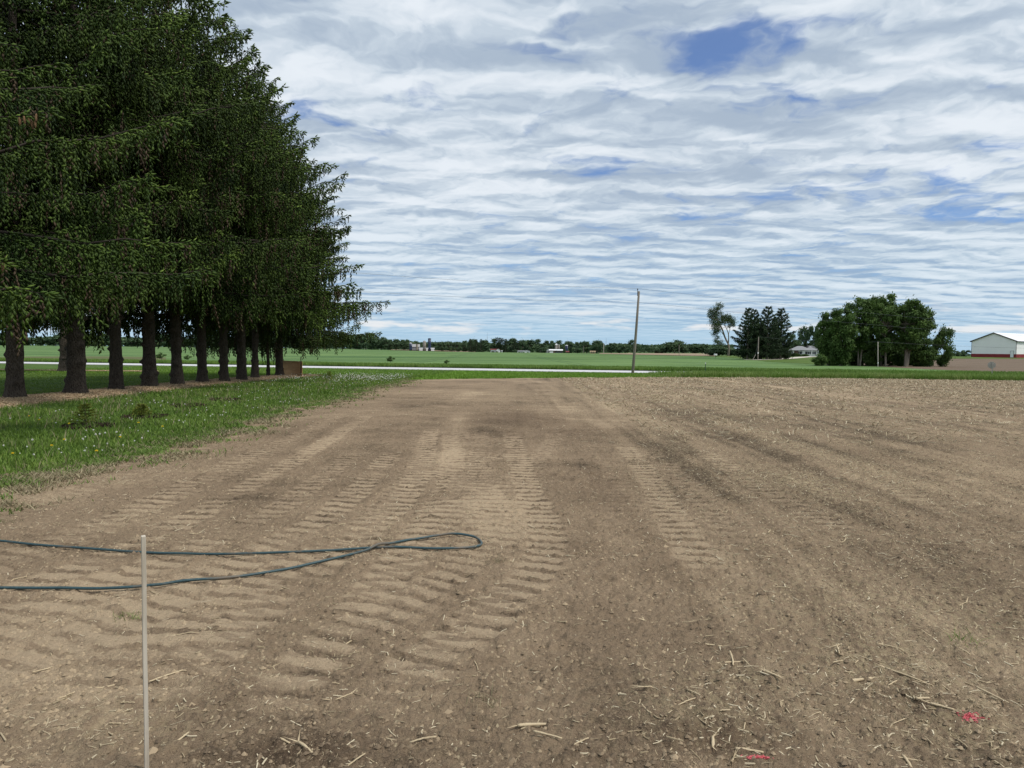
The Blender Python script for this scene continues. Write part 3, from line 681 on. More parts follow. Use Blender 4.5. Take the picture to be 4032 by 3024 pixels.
litter('straw_litter', xx, yy, soil_z(xx, yy), .03 + .10 * rng.uniform(0, 1, n) ** 2.5, .0022 + yy * .00016, m_straw_l, .25)
n0 = 52000; yy = 14 + 48 * rng.uniform(0, 1, n0) ** .8; xx = 3 + rng.uniform(0, 1, n0) * (yy * .80 - 3); st = soil_attr(straw, xx, yy)
kp = (rng.uniform(0, 1, n0) < st ** 1.2) & (yy < soil_far(xx)); xx, yy = xx[kp], yy[kp]; n = len(xx)
litter('field_stubble', xx, yy, soil_z(xx, yy), rng.uniform(.08, .24, n), .004 + yy * .00028, m_straw_l, .45)
# crumbs of soil
n0 = 95000; yy = 1.9 * (12 / 1.9) ** rng.uniform(0, 1, n0); xx = rng.uniform(-.78, .78, n0) * yy
cm = soil_attr(crumb, xx, yy) * (.35 + .65 * sstep(fbm(xx * 1.5, yy * 1.5, 3, 141), -.1, .35)); kp = (rng.uniform(0, 1, n0) < cm) & (soil_attr(under, xx, yy) < .1); xx, yy = xx[kp], yy[kp]; n = len(xx)
ph = np.array([[0, 0, 1], [1, 0, .1], [.2, .95, 0], [-.85, .5, .15], [-.75, -.6, 0], [.3, -.9, .1]], float)
pf = np.array([[0, 1, 2], [0, 2, 3], [0, 3, 4], [0, 4, 5], [0, 5, 1]])
sz = (.003 + .013 * rng.uniform(0, 1, n) ** 2.8 + .013 * (rng.uniform(0, 1, n) < .012)) * (1 + yy * .04); az = rng.uniform(0, 6.28, n); jit = rng.uniform(.65, 1.25, (n, 6, 3))
q = ph[None] * jit * sz[:, None, None]; q[:, :, 2] *= .8
qx = q[..., 0] * np.cos(az)[:, None] - q[..., 1] * np.sin(az)[:, None]; qy = q[..., 0] * np.sin(az)[:, None] + q[..., 1] * np.cos(az)[:, None]
V = np.stack([qx + xx[:, None], qy + yy[:, None], q[..., 2] + (soil_z(xx, yy) - sz * .15)[:, None]], -1).reshape(-1, 3)
Fc = (np.arange(n)[:, None, None] * 6 + pf[None]).reshape(-1, 3)
link('soil_crumbs', arr_mesh('soil_crumbs', V, Fc, [m_crumb], False, {'tint': np.repeat(np.clip(soil_attr(dry, xx, yy) + rng.normal(0, .28, n), 0, 1), 6)}), kind='stuff')
# bark chips on the mulch bed
n = 26000; yy = 12 * (50 / 12) ** rng.uniform(0, 1, n); t_ = rng.uniform(-.02, 1.04, n); xx = row_x(yy) - 1.1 + t_ * 3.1
zz_ = terr(xx, yy) - .015 + .10 * np.sin(np.clip(t_, 0, 1) * math.pi)
litter('mulch_chips', xx, yy, zz_ + .01, rng.uniform(.05, .16, n), .008 + yy * .0003, m_chip, .3)
n = 5000; xx = rng.uniform(B0[0], B1[0], n); yy = back_mulch_y(xx) + rng.uniform(-1, 1, n)
litter('mulch_chips', xx, yy, terr(xx, yy) + .09, rng.uniform(.08, .2, n), np.full(n, .02), m_chip, .3)

# ================================================================== TREES
def spindles(pos, dr, ln, rad, tint):
    """three-sided shoots of needles: base, belly, tip"""
    n = len(pos); dr = dr / (np.linalg.norm(dr, axis=1)[:, None] + 1e-9)
    ref = np.where(np.abs(dr[:, 2:3]) > .9, np.array([[1.0, 0, 0]]), np.array([[0, 0, 1.0]])); a = np.cross(dr, ref); a /= np.linalg.norm(a, axis=1)[:, None] + 1e-9; b = np.cross(dr, a)
    ph = rng.uniform(0, 2.1, n); out = [pos]
    for k in range(3):
        t = ph + k * 2.0944
        out.append(pos + dr * ln[:, None] * .45 + rad[:, None] * (np.cos(t)[:, None] * a + np.sin(t)[:, None] * b))
    out.append(pos + dr * ln[:, None])
    V = np.stack(out, 1).reshape(-1, 3); f = np.array([[0, 2, 1], [0, 3, 2], [0, 1, 3], [1, 2, 4], [2, 3, 4], [3, 1, 4]])
    Fc = (np.arange(n)[:, None, None] * 5 + f[None]).reshape(-1, 3)
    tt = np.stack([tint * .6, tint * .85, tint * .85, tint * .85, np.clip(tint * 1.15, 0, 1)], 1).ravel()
    return V, Fc, tt
def trunk_arr(seed, H, r0, flare=.5, knots=True, lean=0.0):
    r_ = np.random.default_rng(seed); zs = np.concatenate([np.linspace(-.15, 4.6, 120), np.linspace(4.8, H, 26)]); n = 36; th_ = np.arange(n) * 2 * math.pi / n
    Zg, Tg = np.meshgrid(zs, th_, indexing='ij')
    rad = r0 * np.clip(1 - Zg / (H * 1.02), 0, 1) ** .85
    lob = np.cos(Tg * 5 + r_.uniform(0, 6)) * .5 + np.cos(Tg * 3 + r_.uniform(0, 6)) * .5
    rad = rad + r0 * flare * np.exp(-np.maximum(Zg, 0) / .28) * (1 + .55 * lob)
    if knots:
        z0 = .45
        while z0 < 5:
            for _ in range(3):
                t0 = r_.uniform(0, 6.28); dzt = ((Zg - z0 - r_.normal(0, .06)) / .065) ** 2; da = (np.angle(np.exp(1j * (Tg - t0))) / .30) ** 2
                rad = rad + r0 * r_.uniform(.10, .50) * np.exp(-dzt - da)
            rad = rad + r0 * .05 * np.exp(-((Zg - z0) / .12) ** 2); z0 += r_.uniform(.32, .55)
    rad = rad * (1 + .05 * np.sin(Zg * 4.1 + seed) + .045 * np.asarray(fbm(Tg * 3 + seed, Zg * 2.2, 3, seed)))
    V = np.stack([rad * np.cos(Tg) + lean * Zg, rad * np.sin(Tg), Zg], -1).reshape(-1, 3)
    i = np.arange(len(zs) - 1)[:, None] * n; k = np.arange(n)[None]; k2 = (k + 1) % n
    return V, np.stack([i + k, i + k2, i + n + k2, i + n + k], -1).reshape(-1, 4)
def spruce(seed, H, Rm, zb, nb, step=.16, hstep=.13, sh=.15, shr=.024, hang=(.10, .55), prof=None, low=0, dead=14):
    """needles (spindles), limbs (tubes) and dead twigs of one Norway spruce"""
    r_ = np.random.default_rng(seed); P_, D_, L_, T_ = [], [], [], []; limbs = []; lf = []; nv = 0
    def tube(p, rd, n=5):
        nonlocal nv
        v, f = tube_arr(p, rd, n); limbs.append(v); lf.append(f + nv); nv += len(v)
    for i in range(nb + low):
        u = (i + r_.uniform(0, 1)) / nb; u = u + .62 * (np.round(u * (H - zb) / .85) * .85 / (H - zb) - u); z0 = zb + (H - zb) * u ** 1.12 if i < nb else zb - r_.uniform(.4, 1.7); tau = max(0.0, (z0 - zb) / (H - zb))
        L = Rm * (prof(tau) if i < nb else .55) * r_.uniform(.60, 1.14) + .15; az = i * 2.39996 + r_.normal(0, .25) if i < nb else math.pi + r_.uniform(-.9, .9)
        s0 = -.26 + .62 * tau + r_.normal(0, .06); s1 = .20 - .10 * tau + r_.normal(0, .04)
        t = np.linspace(0, 1, 12); rr_ = L * t; zc = z0 + L * (s0 * t + s1 * t * t); sw = L * r_.normal(0, .10) * t * t
        ca, sa_ = math.cos(az), math.sin(az)
        path = np.stack([rr_ * ca - sw * sa_, rr_ * sa_ + sw * ca, zc], -1); path[1:] += r_.normal(0, .02 * L ** .5, (11, 3)); tube(path, np.linspace(.010 + .008 * L, .005, 12))
        m = max(4, int(L / step)); ts = np.linspace(.10 if L > 1 else .02, 1, m) + r_.uniform(-.5, .5, m) * .6 / m; ts = np.clip(ts, .02, 1); btint = r_.normal(0, .10); full = r_.uniform(.55, 1.15)
        for side in (-1, 0, 1):
            bp = np.stack([np.interp(ts, t, path[:, q]) for q in range(3)], -1)
            l2 = np.minimum(.36 * L * (1.05 - ts) + .20, 1.3) * r_.uniform(.35, 1.2, m) * np.clip(ts * 4, .3, 1) * np.where(ts > .68, .55, 1) * full
            if side == 0: l2 = np.full(m, .02)
            sd_a = az + side * (1.05 - .55 * ts + r_.normal(0, .18, m)); sdir = np.stack([np.cos(sd_a), np.sin(sd_a), r_.normal(-.22, .14, m)], -1)
            k = np.maximum(1, (l2 / hstep).astype(int)); idx = np.repeat(np.arange(m), k); fr = (np.arange(k.sum()) - np.repeat(np.cumsum(k) - k, k) + r_.uniform(.2, .9, k.sum())) / np.repeat(k, k)
            q = bp[idx] + sdir[idx] * (l2[idx] * fr)[:, None]; q[:, 2] -= .18 * l2[idx] * fr ** 2; tsi = ts[idx]
            # shoots lying along the side twig, new growth at its end
            for rep_ in range(2):
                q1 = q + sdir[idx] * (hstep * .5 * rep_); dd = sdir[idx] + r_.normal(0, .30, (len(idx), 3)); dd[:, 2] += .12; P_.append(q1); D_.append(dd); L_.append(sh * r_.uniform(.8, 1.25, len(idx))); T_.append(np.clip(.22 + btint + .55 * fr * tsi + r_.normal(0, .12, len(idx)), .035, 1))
            # pendulous chains: overlapping shoots splayed to either side of a hanging twig
            hl = r_.uniform(hang[0], hang[1], len(idx)) ** 1.0 * (.45 + .55 * np.sin(np.clip(tsi, 0, 1) * math.pi * .9)) * (1 - .55 * tau) * np.where(r_.uniform(0, 1, len(idx)) < .3, .35, 1)
            kk = np.maximum(1, (hl / (sh * .42)).astype(int)); i2 = np.repeat(np.arange(len(idx)), kk); j2 = np.arange(kk.sum()) - np.repeat(np.cumsum(kk) - kk, kk)
            f2 = (j2 + .3) / np.repeat(kk, kk); p2 = q[i2].copy(); p2[:, 2] -= hl[i2] * f2; swy = r_.normal(0, .10, (len(idx), 2)); p2[:, :2] += swy[i2] * (f2 * hl[i2])[:, None]
            fa = r_.uniform(0, 6.28, len(idx)); sg_ = np.where(j2 % 2 == 0, 1.0, -1.0) * r_.uniform(.25, .75, len(i2)); d2 = np.stack([np.cos(fa)[i2] * sg_, np.sin(fa)[i2] * sg_, np.full(len(i2), -1.0)], -1) + r_.normal(0, .12, (len(i2), 3))
            P_.append(p2); D_.append(d2); L_.append(sh * r_.uniform(.75, 1.2, len(i2))); ct = np.where(r_.uniform(0, 1, len(idx)) < .05 + .10 * (tau < .3), -9, r_.normal(0, .09, len(idx))); tip = np.clip(1 - (kk[i2] - 1 - j2) / 2.0, 0, 1)
            T_.append(np.clip(np.where(ct[i2] < -5, -9, 0) + np.maximum(.03, .06 + btint + np.maximum(ct[i2], -.3) + .30 * tsi[i2] + .34 * tip * r_.uniform(.2, 1, len(i2)) * np.clip(tsi[i2] + .2, 0, 1) + r_.normal(0, .06, len(i2))), 0, 1))  # lighter new tips; inner shade of the crown painted in toward the trunk
        # upturned end
        e = 5; te = np.linspace(.86, 1.0, e); bp = np.stack([np.interp(te, t, path[:, q]) for q in range(3)], -1)
        P_.append(bp); D_.append(np.stack([np.full(e, ca), np.full(e, sa_), r_.uniform(.0, .7, e)], -1) + r_.normal(0, .3, (e, 3))); L_.append(np.full(e, sh * 1.2)); T_.append(r_.uniform(.45, .9, e))
    for _ in range(dead):      # bare twigs below the green
        az = r_.uniform(0, 6.28); z0 = r_.uniform(zb - .6, zb + 2.5); L = r_.uniform(.6, 2.2); t = np.linspace(0, 1, 6)
        p = np.stack([L * t * math.cos(az), L * t * math.sin(az), z0 - .25 * L * t + .1 * L * np.sin(t * 5)], -1); tube(p, np.linspace(.018, .004, 6), 4)
        for _k in range(3):
            b0 = p[r_.integers(2, 5)]; a2 = az + r_.normal(0, .9); l3 = r_.uniform(.3, .9)
            tube(np.stack([b0 + np.array([math.cos(a2) * l3 * x, math.sin(a2) * l3 * x, -.55 * l3 * x * x]) for x in (0, .35, .7, 1)]), [.006, .005, .004, .002], 3 if False else 4)
    P_ = np.concatenate(P_); D_ = np.concatenate(D_); L_ = np.concatenate(L_); T_ = np.concatenate(T_)
    # needles near the trunk are old and sparse
    rr2 = np.hypot(P_[:, 0], P_[:, 1]); kp = (r_.uniform(0, 1, len(P_)) < np.clip(rr2 / .9 + .15, 0, 1)); P_, D_, L_, T_ = P_[kp], D_[kp], L_[kp], T_[kp]
    return spindles(P_, D_, L_, shr * (.8 + .4 * r_.uniform(0, 1, len(P_))), T_), (np.concatenate(limbs), np.concatenate(lf))
row_prof = lambda t: float(np.interp(t, [0, .10, .36, .50, .60, .74, .91, 1.0], [.95, 1.0, .93, .72, .55, .34, .10, .01]))
V_SPR = []
for sd, H, Rm, zb in ((1, 16.6, 5.8, 4.1), (2, 17.2, 5.7, 4.0), (3, 17.0, 5.7, 4.2), (4, 16.2, 6.5, 2.9)):
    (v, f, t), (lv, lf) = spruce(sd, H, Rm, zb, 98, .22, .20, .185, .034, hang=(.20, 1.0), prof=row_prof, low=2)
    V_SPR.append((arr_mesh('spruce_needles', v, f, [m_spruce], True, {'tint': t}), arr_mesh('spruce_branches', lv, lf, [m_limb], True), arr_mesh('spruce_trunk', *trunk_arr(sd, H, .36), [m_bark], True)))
V_TRK = [arr_mesh('spruce_trunk', *trunk_arr(40 + k, 16.5, .345 + .02 * (k % 3), .45 + .1 * (k % 2)), [m_bark], True) for k in range(5)]
def put_spruce(x, y, var, rz, sc, label, trunk=0, tsc=1.0, zs=1.0, group='spruces planted in a row', dz=.05):
    o = thing('spruce_tree', (x, y, float(terr(x, y)) + dz), label, 'tree', group, rz)
    nd, br, _ = V_SPR[var]
    c1 = link('crown', nd, o); c2 = link('branches', br, o); c3 = link('trunk', V_TRK[trunk % 5], o)
    for c_ in (c1, c2): c_.scale = (sc, sc if trunk % 2 else -sc, zs)
    c3.scale = (tsc, tsc, zs); c3.rotation_euler = (.02 * math.sin(trunk * 2.1), .022 * math.cos(trunk * 1.7), trunk * 1.3)
    return o
ROW = [(60, 1576), (302, 1558), (460, 1542), (590, 1530), (698, 1521), (797, 1512), (882, 1507), (952, 1501), (1004, 1494), (1057, 1487), (1101, 1484)]
TL = ['spruce with the widest flared trunk, first of the row from the left picture edge', 'spruce with stout rough trunk, second from the left edge, old trunk showing behind it',
      'spruce with straight slim trunk, third from the left edge of the row', 'spruce with thick rough knobbly trunk, fourth from the left edge of the row',
      'spruce with trunk spreading to the right at its foot, fifth from the left', 'spruce with knotted short trunk, sixth from the left edge of the row',
      'spruce with fairly slim knobby trunk, seventh from the left edge of the row', 'spruce with several knobs on the right of its trunk, eighth from the left',
      'spruce with dark bumpy trunk, third from the plywood end of the row', 'spruce with by far the thinnest trunk, beside the last tree of the row',
      'last spruce of the row with flared foot in front of the plywood board']
SC_ = [1.05, 1.0, .98, 1.04, 1.0, 1.0, .97, .98, .94, .85, .99]
ZS_ = [1.16, 1.15, 1.13, 1.13, 1.12, 1.10, 1.08, 1.05, 1.03, .95, .98]
TS_ = [.70, .78, .58, .74, .62, .62, .53, .61, .52, .26, .64]
for k, ((px, py), lb) in enumerate(zip(ROW, TL)):
    p = hit(px, py)
    put_spruce(p[0], p[1], (0, 1, 2, 0, 1, 2, 0, 1, 2, 1, 3)[k], (k * 1.9) % .9 - .45, SC_[k] * (1.0 + (.03 * math.sin(k * 2.3))), lb, k, TS_[k], ZS_[k])
p = at(256, 53); put_spruce(p[0], p[1], 2, 2.2, .9, 'spruce in the back line, its trunk half hidden behind the second trunk of the row', 3, 1.0, 1.0, None)
# the near spruce whose boughs hang into the upper left of the picture; its trunk stands outside the frame
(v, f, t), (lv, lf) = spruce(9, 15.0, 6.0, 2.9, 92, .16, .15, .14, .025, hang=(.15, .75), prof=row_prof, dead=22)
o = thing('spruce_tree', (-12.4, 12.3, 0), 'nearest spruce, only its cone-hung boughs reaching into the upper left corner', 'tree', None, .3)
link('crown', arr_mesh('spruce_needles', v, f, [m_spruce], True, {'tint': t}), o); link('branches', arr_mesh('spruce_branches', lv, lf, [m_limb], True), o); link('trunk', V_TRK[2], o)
cone_me = bpy.data.meshes.new('cone'); mb = MB(); mb.lathe([(.006, 0), (.020, -.02), (.024, -.06), (.019, -.11), (.004, -.145)], 8); cone_me.from_pydata(mb.v, [], mb.f); cone_me.materials.append(m_cone)
near_crown_pts = v.reshape(-1, 5, 3)[:, 0]
r_ = np.random.default_rng(5); wv = near_crown_pts[:, 0] * math.cos(.3) - near_crown_pts[:, 1] * math.sin(.3); wy = near_crown_pts[:, 0] * math.sin(.3) + near_crown_pts[:, 1] * math.cos(.3)
cand = np.where((wv - 12.4 > -8.2) & (wy + 12.3 < 13.0) & (wy + 12.3 > 7) & (near_crown_pts[:, 2] > 3) & (near_crown_pts[:, 2] < 6))[0]
for k in r_.choice(cand, min(9, len(cand)), replace=False):
    c_ = link('cone', cone_me, o, near_crown_pts[k]); c_.rotation_euler = (r_.normal(0, .15), r_.normal(0, .15), 0)

# ---- broadleaf trees
def broadleaf(seed, H, W, zb, stems, nclump, per, leaf, lean=0.0, depth=None, rc=.17, flat=.8, spread=.12, rt=.25, up=.0):
    r_ = np.random.default_rng(seed); depth = depth or W; tv, tf, nv = [], [], 0
    def tube(p, rd, n=7):
        nonlocal nv
        v, f = tube_arr(p, rd, n); tv.append(v); tf.append(f + nv); nv += len(v)
    cen = []
    while len(cen) < nclump:
        q = r_.uniform(-1, 1, 3); rr_ = np.linalg.norm(q)
        if rr_ > 1 or r_.uniform() > .25 + rr_ ** 1.5: continue
        z = zb + (H - zb) * (q[2] * .5 + .5); wz = 1.0 - .42 * max(0, -q[2]) ** 2
        cen.append((q[0] * W * .5 * wz * .86 + lean * z, q[1] * depth * .5 * wz * .86, z - (H - zb) * .04))
    cen = np.array(cen); base = []
    for s_ in range(stems):
        a = r_.uniform(0, 6.28); sp_ = spread * (s_ - (stems - 1) / 2) if stems > 1 else 0
        top = np.array([sp_ * H * .9 + lean * zb * 1.6 + r_.normal(0, .02) * H, r_.normal(0, .03) * H, zb + (H - zb) * r_.uniform(.35, .6)])
        foot = np.array([sp_ * H * .16, r_.normal(0, .12), -.1]); mid = foot + (top - foot) * .5 + np.array([-sp_ * H * .10, 0, 0]); p = catmull([foot, mid, top], 6); tube(p, np.linspace(rt * (1.25 if s_ == 0 else 1.0), rt * .35, len(p)), 9); base.append(p)
    for c_ in cen:
        j = int(np.argmin([np.min(np.linalg.norm(b_ - c_, axis=1)) for b_ in base])); b_ = base[j]; lo = [k for k in range(len(b_)) if b_[k, 2] < c_[2] - .4] or [0]
        k = min(lo, key=lambda q: np.linalg.norm(b_[q] - c_) + .5 * abs(b_[q, 2] - (c_[2] - 2)))
        p0 = b_[k]; md = p0 * .5 + c_ * .5 + np.array([0, 0, -.06 * H * r_.uniform(0, 1)]); tube(catmull([p0, md, c_], 4), np.linspace(rt * .32, rt * .06, 9), 5)
    rr0 = rc * (W + H - zb) * .5; n = nclump * per; idx = np.repeat(np.arange(nclump), per); rad = rr0 * r_.uniform(.6, 1.25, nclump)
    q = r_.normal(0, 1, (n, 3)); q /= np.linalg.norm(q, axis=1)[:, None]; q *= (r_.uniform(0, 1, n) ** .45)[:, None]; jag = 1 + .5 * r_.normal(0, 1, n) * (r_.uniform(0, 1, n) < .34)
    pos = cen[idx] + q * (rad[idx] * jag)[:, None] * np.array([1, 1, flat])
    nrm = q + r_.normal(0, .6, (n, 3)); nrm[:, 2] += .35; nrm /= np.linalg.norm(nrm, axis=1)[:, None] + 1e-9
    a = np.cross(nrm, r_.normal(0, 1, (n, 3))); a /= np.linalg.norm(a, axis=1)[:, None] + 1e-9; b = np.cross(nrm, a); sz = leaf * r_.uniform(.6, 1.3, n)
    a = a * sz[:, None]; b = b * sz[:, None] * .62
    V = np.stack([pos - a, pos - b + nrm * sz[:, None] * .15, pos + a, pos + b + nrm * sz[:, None] * .15], 1).reshape(-1, 3)
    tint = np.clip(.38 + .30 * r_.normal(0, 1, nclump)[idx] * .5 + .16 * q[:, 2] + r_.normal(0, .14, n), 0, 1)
    return (V, np.arange(n * 4).reshape(-1, 4), np.repeat(tint, 4)), (np.concatenate(tv), np.concatenate(tf))
def tree_meshes(args, lm, tm, **kw):
    (v, f, t), (a, b) = broadleaf(*args, **kw)
    return arr_mesh('leaf_crown', v, f, [lm], False, {'tint': t}), arr_mesh('tree_trunk', a, b, [tm], True)
def put_tree(name, x, y, me, label, group=None, rz=0.0, sc=(1, 1, 1), dz=0.0, cat='tree'):
    o = thing(name, (x, y, float(terr(x, y)) + dz), label, cat, group, rz); o.scale = sc
    link('crown', me[0], o); link('trunk', me[1], o); return o
# the maple clump
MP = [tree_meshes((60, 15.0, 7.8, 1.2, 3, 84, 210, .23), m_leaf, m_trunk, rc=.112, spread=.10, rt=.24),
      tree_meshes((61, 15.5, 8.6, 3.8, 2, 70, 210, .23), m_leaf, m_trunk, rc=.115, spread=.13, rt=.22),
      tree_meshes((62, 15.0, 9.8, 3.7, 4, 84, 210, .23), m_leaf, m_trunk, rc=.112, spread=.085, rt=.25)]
for px, D, hpx, m_, rz, lb in ((3264, 152, 1205, 0, .2, 'round leafy tree, leftmost of the maple clump, leafy nearly to the ground'), (3312, 149, 1188, 0, .4, 'maple with three pale stems at the left of the clump'),
                           (3382, 151, 1165, 1, 2.6, 'tall maple with a single leaning stem in the clump'), (3468, 155, 1152, 1, 1.0, 'tallest maple in the middle of the clump, behind the pale pole'),
                           (3486, 149, 1190, 1, 4.0, 'maple with two leaning stems right of the pale pole'), (3568, 149, 1163, 2, .1, 'maple with four fanned pale stems near the clump right side'), (3604, 152, 1190, 2, 3.3, 'broad maple at the right end of the clump with gaps of sky')):
    p = at(px, D); base_py = None
    z_top = CAM_H + (1512 + 0) * 0 + 0
    v_ = ray(px, hpx); H = (v_[2] / v_[1]) * D + CAM_H - p[2]; s_ = H / 15.2
    put_tree('maple_tree', p[0], p[1], MP[m_], lb, 'maples in the clump right of the house', rz, (s_ * .88, s_ * .88, s_))
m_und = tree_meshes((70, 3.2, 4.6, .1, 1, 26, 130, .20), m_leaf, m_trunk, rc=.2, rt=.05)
for k, (px, D, sc, lb) in enumerate(((3226, 147, .70, 'pale green bush at the left foot of the maple clump'), (3280, 150, .9, 'dark shrub under the leftmost maples'), (3430, 153, .9, 'low shrub behind the leaning maple stem'), (3545, 153, .8, 'dark shrub between the clump stems right of the pole'), (3622, 151, 1.0, 'dark shrub right of the four fanned stems'), (3380, 160, 1.7, 'tall dark undergrowth bush behind the left stems'), (3450, 162, 1.8, 'tall dark undergrowth bush behind the pale pole'), (3520, 160, 1.7, 'tall dark undergrowth bush behind the middle stems'), (3580, 162, 1.8, 'tall dark undergrowth bush behind the four fanned stems'), (3320, 161, 1.7, 'tall dark undergrowth bush behind the left end of the clump'))):
    p = at(px, D); put_tree('shrub', p[0], p[1], m_und, lb, 'shrubs under the maples', k * 1.3, (sc, sc, sc), 0, 'shrub')
m_bushR = tree_meshes((71, 7.2, 6.6, .4, 1, 34, 230, .22), m_leaf, m_trunk, rc=.17, rt=.08)
p = at(3712, 152); put_tree('bushy_tree', p[0], p[1], m_bushR, 'spiky low tree right of the maple clump, next to the barn field', None, .5, (.72, .72, 1.12))
p = at(3650, 150); put_tree('bushy_tree', p[0], p[1], m_bushR, 'low rounded bush between the maple clump and the spiky tree', None, 2.5, (.62, .62, .60))
# leaning open tree
r_ = np.random.default_rng(77)
D = 320; p = at(2868, D); k_ = D / F_PX
def lean_tree():
    """limbs drawn from the photograph in metres, foliage in sparse drooping clusters"""
    Lm = lambda dx, dy: np.array([dx * k_, r_.normal(0, .5), dy * k_])
    limbs = [([(0, 0), (0, 40), (-12, 75), (-30, 108), (-45, 140), (-52, 170), (-38, 205)], .50), ([(0, 40), (-4, 85), (-16, 118), (-28, 145)], .30), ([(-12, 75), (-34, 100), (-52, 112)], .2), ([(-45, 140), (-70, 150), (-78, 162)], .18),
             ([(-28, 145), (-10, 152), (14, 132)], .14), ([(-4, 85), (4, 120), (8, 140)], .12), ([(-30, 108), (-52, 96), (-56, 78)], .12), ([(-8, 60), (-26, 58), (-40, 48)], .10)]
    tv, tf, nv = [], [], 0
    for pts, r0 in limbs:
        P3 = catmull([Lm(*q) for q in pts], 6); v, f = tube_arr(P3, np.linspace(r0, r0 * .18, len(P3)), 8); tv.append(v); tf.append(f + nv); nv += len(v)
    cl = [(-40, 203, 13, 6), (-52, 190, 12, 6), (-32, 196, 9, 5), (-74, 178, 10, 9), (-66, 165, 12, 10), (-76, 158, 8, 9), (-50, 168, 13, 8), (-36, 172, 8, 5), (-60, 148, 11, 8), (-62, 134, 14, 12), (-48, 128, 14, 12), (-34, 138, 13, 10), (-22, 150, 14, 10), (-8, 158, 14, 8), (4, 150, 13, 9), (14, 138, 12, 10), (8, 128, 10, 8), (-10, 142, 12, 8), (-56, 112, 12, 11), (-44, 104, 10, 9), (-56, 90, 9, 10), (-44, 76, 9, 8), (-40, 56, 13, 9), (-30, 48, 12, 8), (-52, 62, 8, 7), (0, 118, 6, 6), (18, 124, 6, 7)]
    cl += [(-45, 186, 9, 7), (-58, 178, 9, 7), (-54, 158, 9, 7), (-28, 158, 9, 7), (-40, 118, 9, 8), (-50, 146, 9, 7), (-20, 136, 10, 7), (-2, 140, 9, 7), (-48, 97, 8, 7)]
    allp = np.concatenate([np.array([(x_, y_) for x_, y_ in pts], float) for pts, _ in limbs])
    for cx, cy, rx, ry in cl:
        lowp = allp[(allp[:, 1] < cy - 3) & (allp[:, 1] > 30)]; b0 = lowp[np.argmin(np.hypot(lowp[:, 0] - cx, lowp[:, 1] - cy))]
        v, f = tube_arr([Lm(*b0), Lm((b0[0] + cx) / 2, (b0[1] + cy) / 2 + 3), Lm(cx, cy)], [.10, .07, .03], 5); tv.append(v); tf.append(f + nv); nv += len(v)
    P_, T_, S_ = [], [], []
    for cx, cy, rx, ry in cl:
        n = int(rx * ry * 1.8); q = r_.normal(0, .62, (n, 3)); P_.append(np.stack([(cx + q[:, 0] * rx) * k_, q[:, 1] * rx * k_, (cy + q[:, 2] * ry) * k_], -1)); T_.append(np.clip(r_.normal(.42, .16) + .2 * q[:, 2] + r_.normal(0, .15, n), 0, 1))
    P_ = np.concatenate(P_); T_ = np.concatenate(T_); n = len(P_); dr = r_.normal(0, .8, (n, 3)); dr[:, 2] -= .55; dr[:, 0] -= .15
    v, f, t = spindles(P_, dr, r_.uniform(.5, 1.2, n), r_.uniform(.055, .10, n), T_)
    return arr_mesh('leaf_crown', v, f, [m_willow], False, {'tint': t}), arr_mesh('tree_trunk', np.concatenate(tv), np.concatenate(tf), [m_trunk], True)
put_tree('leaning_tree', p[0], p[1], lean_tree(), 'open-crowned tree leaning left with bare forked trunk, standing alone before the spruces')
# spruces by the house
house_prof = lambda t: float(np.interp(t, [0, .2, .45, .7, .9, 1], [.9, 1, .84, .50, .19, .02]))
HS = []
for sd, H, Rm in ((21, 16.5, 4.6), (22, 15.5, 4.0)):
    (v, f, t), (lv, lf) = spruce(sd, H, Rm, 1.6, 80, .34, .40, .60, .11, hang=(.3, 1.2), prof=house_prof, dead=4)
    HS.append((arr_mesh('spruce_needles', v, f, [m_spruce_old], False, {'tint': t}), arr_mesh('spruce_limbs', np.concatenate([lv, trunk_arr(sd, H, .42, .4, False)[0]]), np.concatenate([lf, trunk_arr(sd, H, .42, .4, False)[1] + len(lv)]), [m_trunk], True)))
for px, D, top, m_, rz, wsc, lb in ((2943, 222, 1212, 0, 0, .95, 'dark spruce with bare lower trunk, left of the house spruce group'), (2967, 226, 1218, 1, 2, .9, 'spruce behind the leaning pale guard in the house group'),
                                (2992, 232, 1250, 1, 5.2, .95, 'spruce filling the back of the house group between two taller ones'), (3044, 233, 1256, 0, 2.9, .9, 'shorter spruce at the back right of the house group'), (3020, 221, 1206, 0, 1.1, 1.0, 'full dark spruce in the middle of the house group, thick trunk'), (3072, 228, 1214, 1, 4, 1.0, 'spruce with ragged upswept boughs, right of the house group')):
    wsc *= 1.03; p = at(px, D); v_ = ray(px, top); H = v_[2] / v_[1] * D + CAM_H - p[2]; s_ = H / (16.5 if m_ == 0 else 15.5)
    put_tree('spruce_tree', p[0], p[1], HS[m_], lb, 'spruces beside the white house', rz, (wsc * s_, wsc * s_, s_))
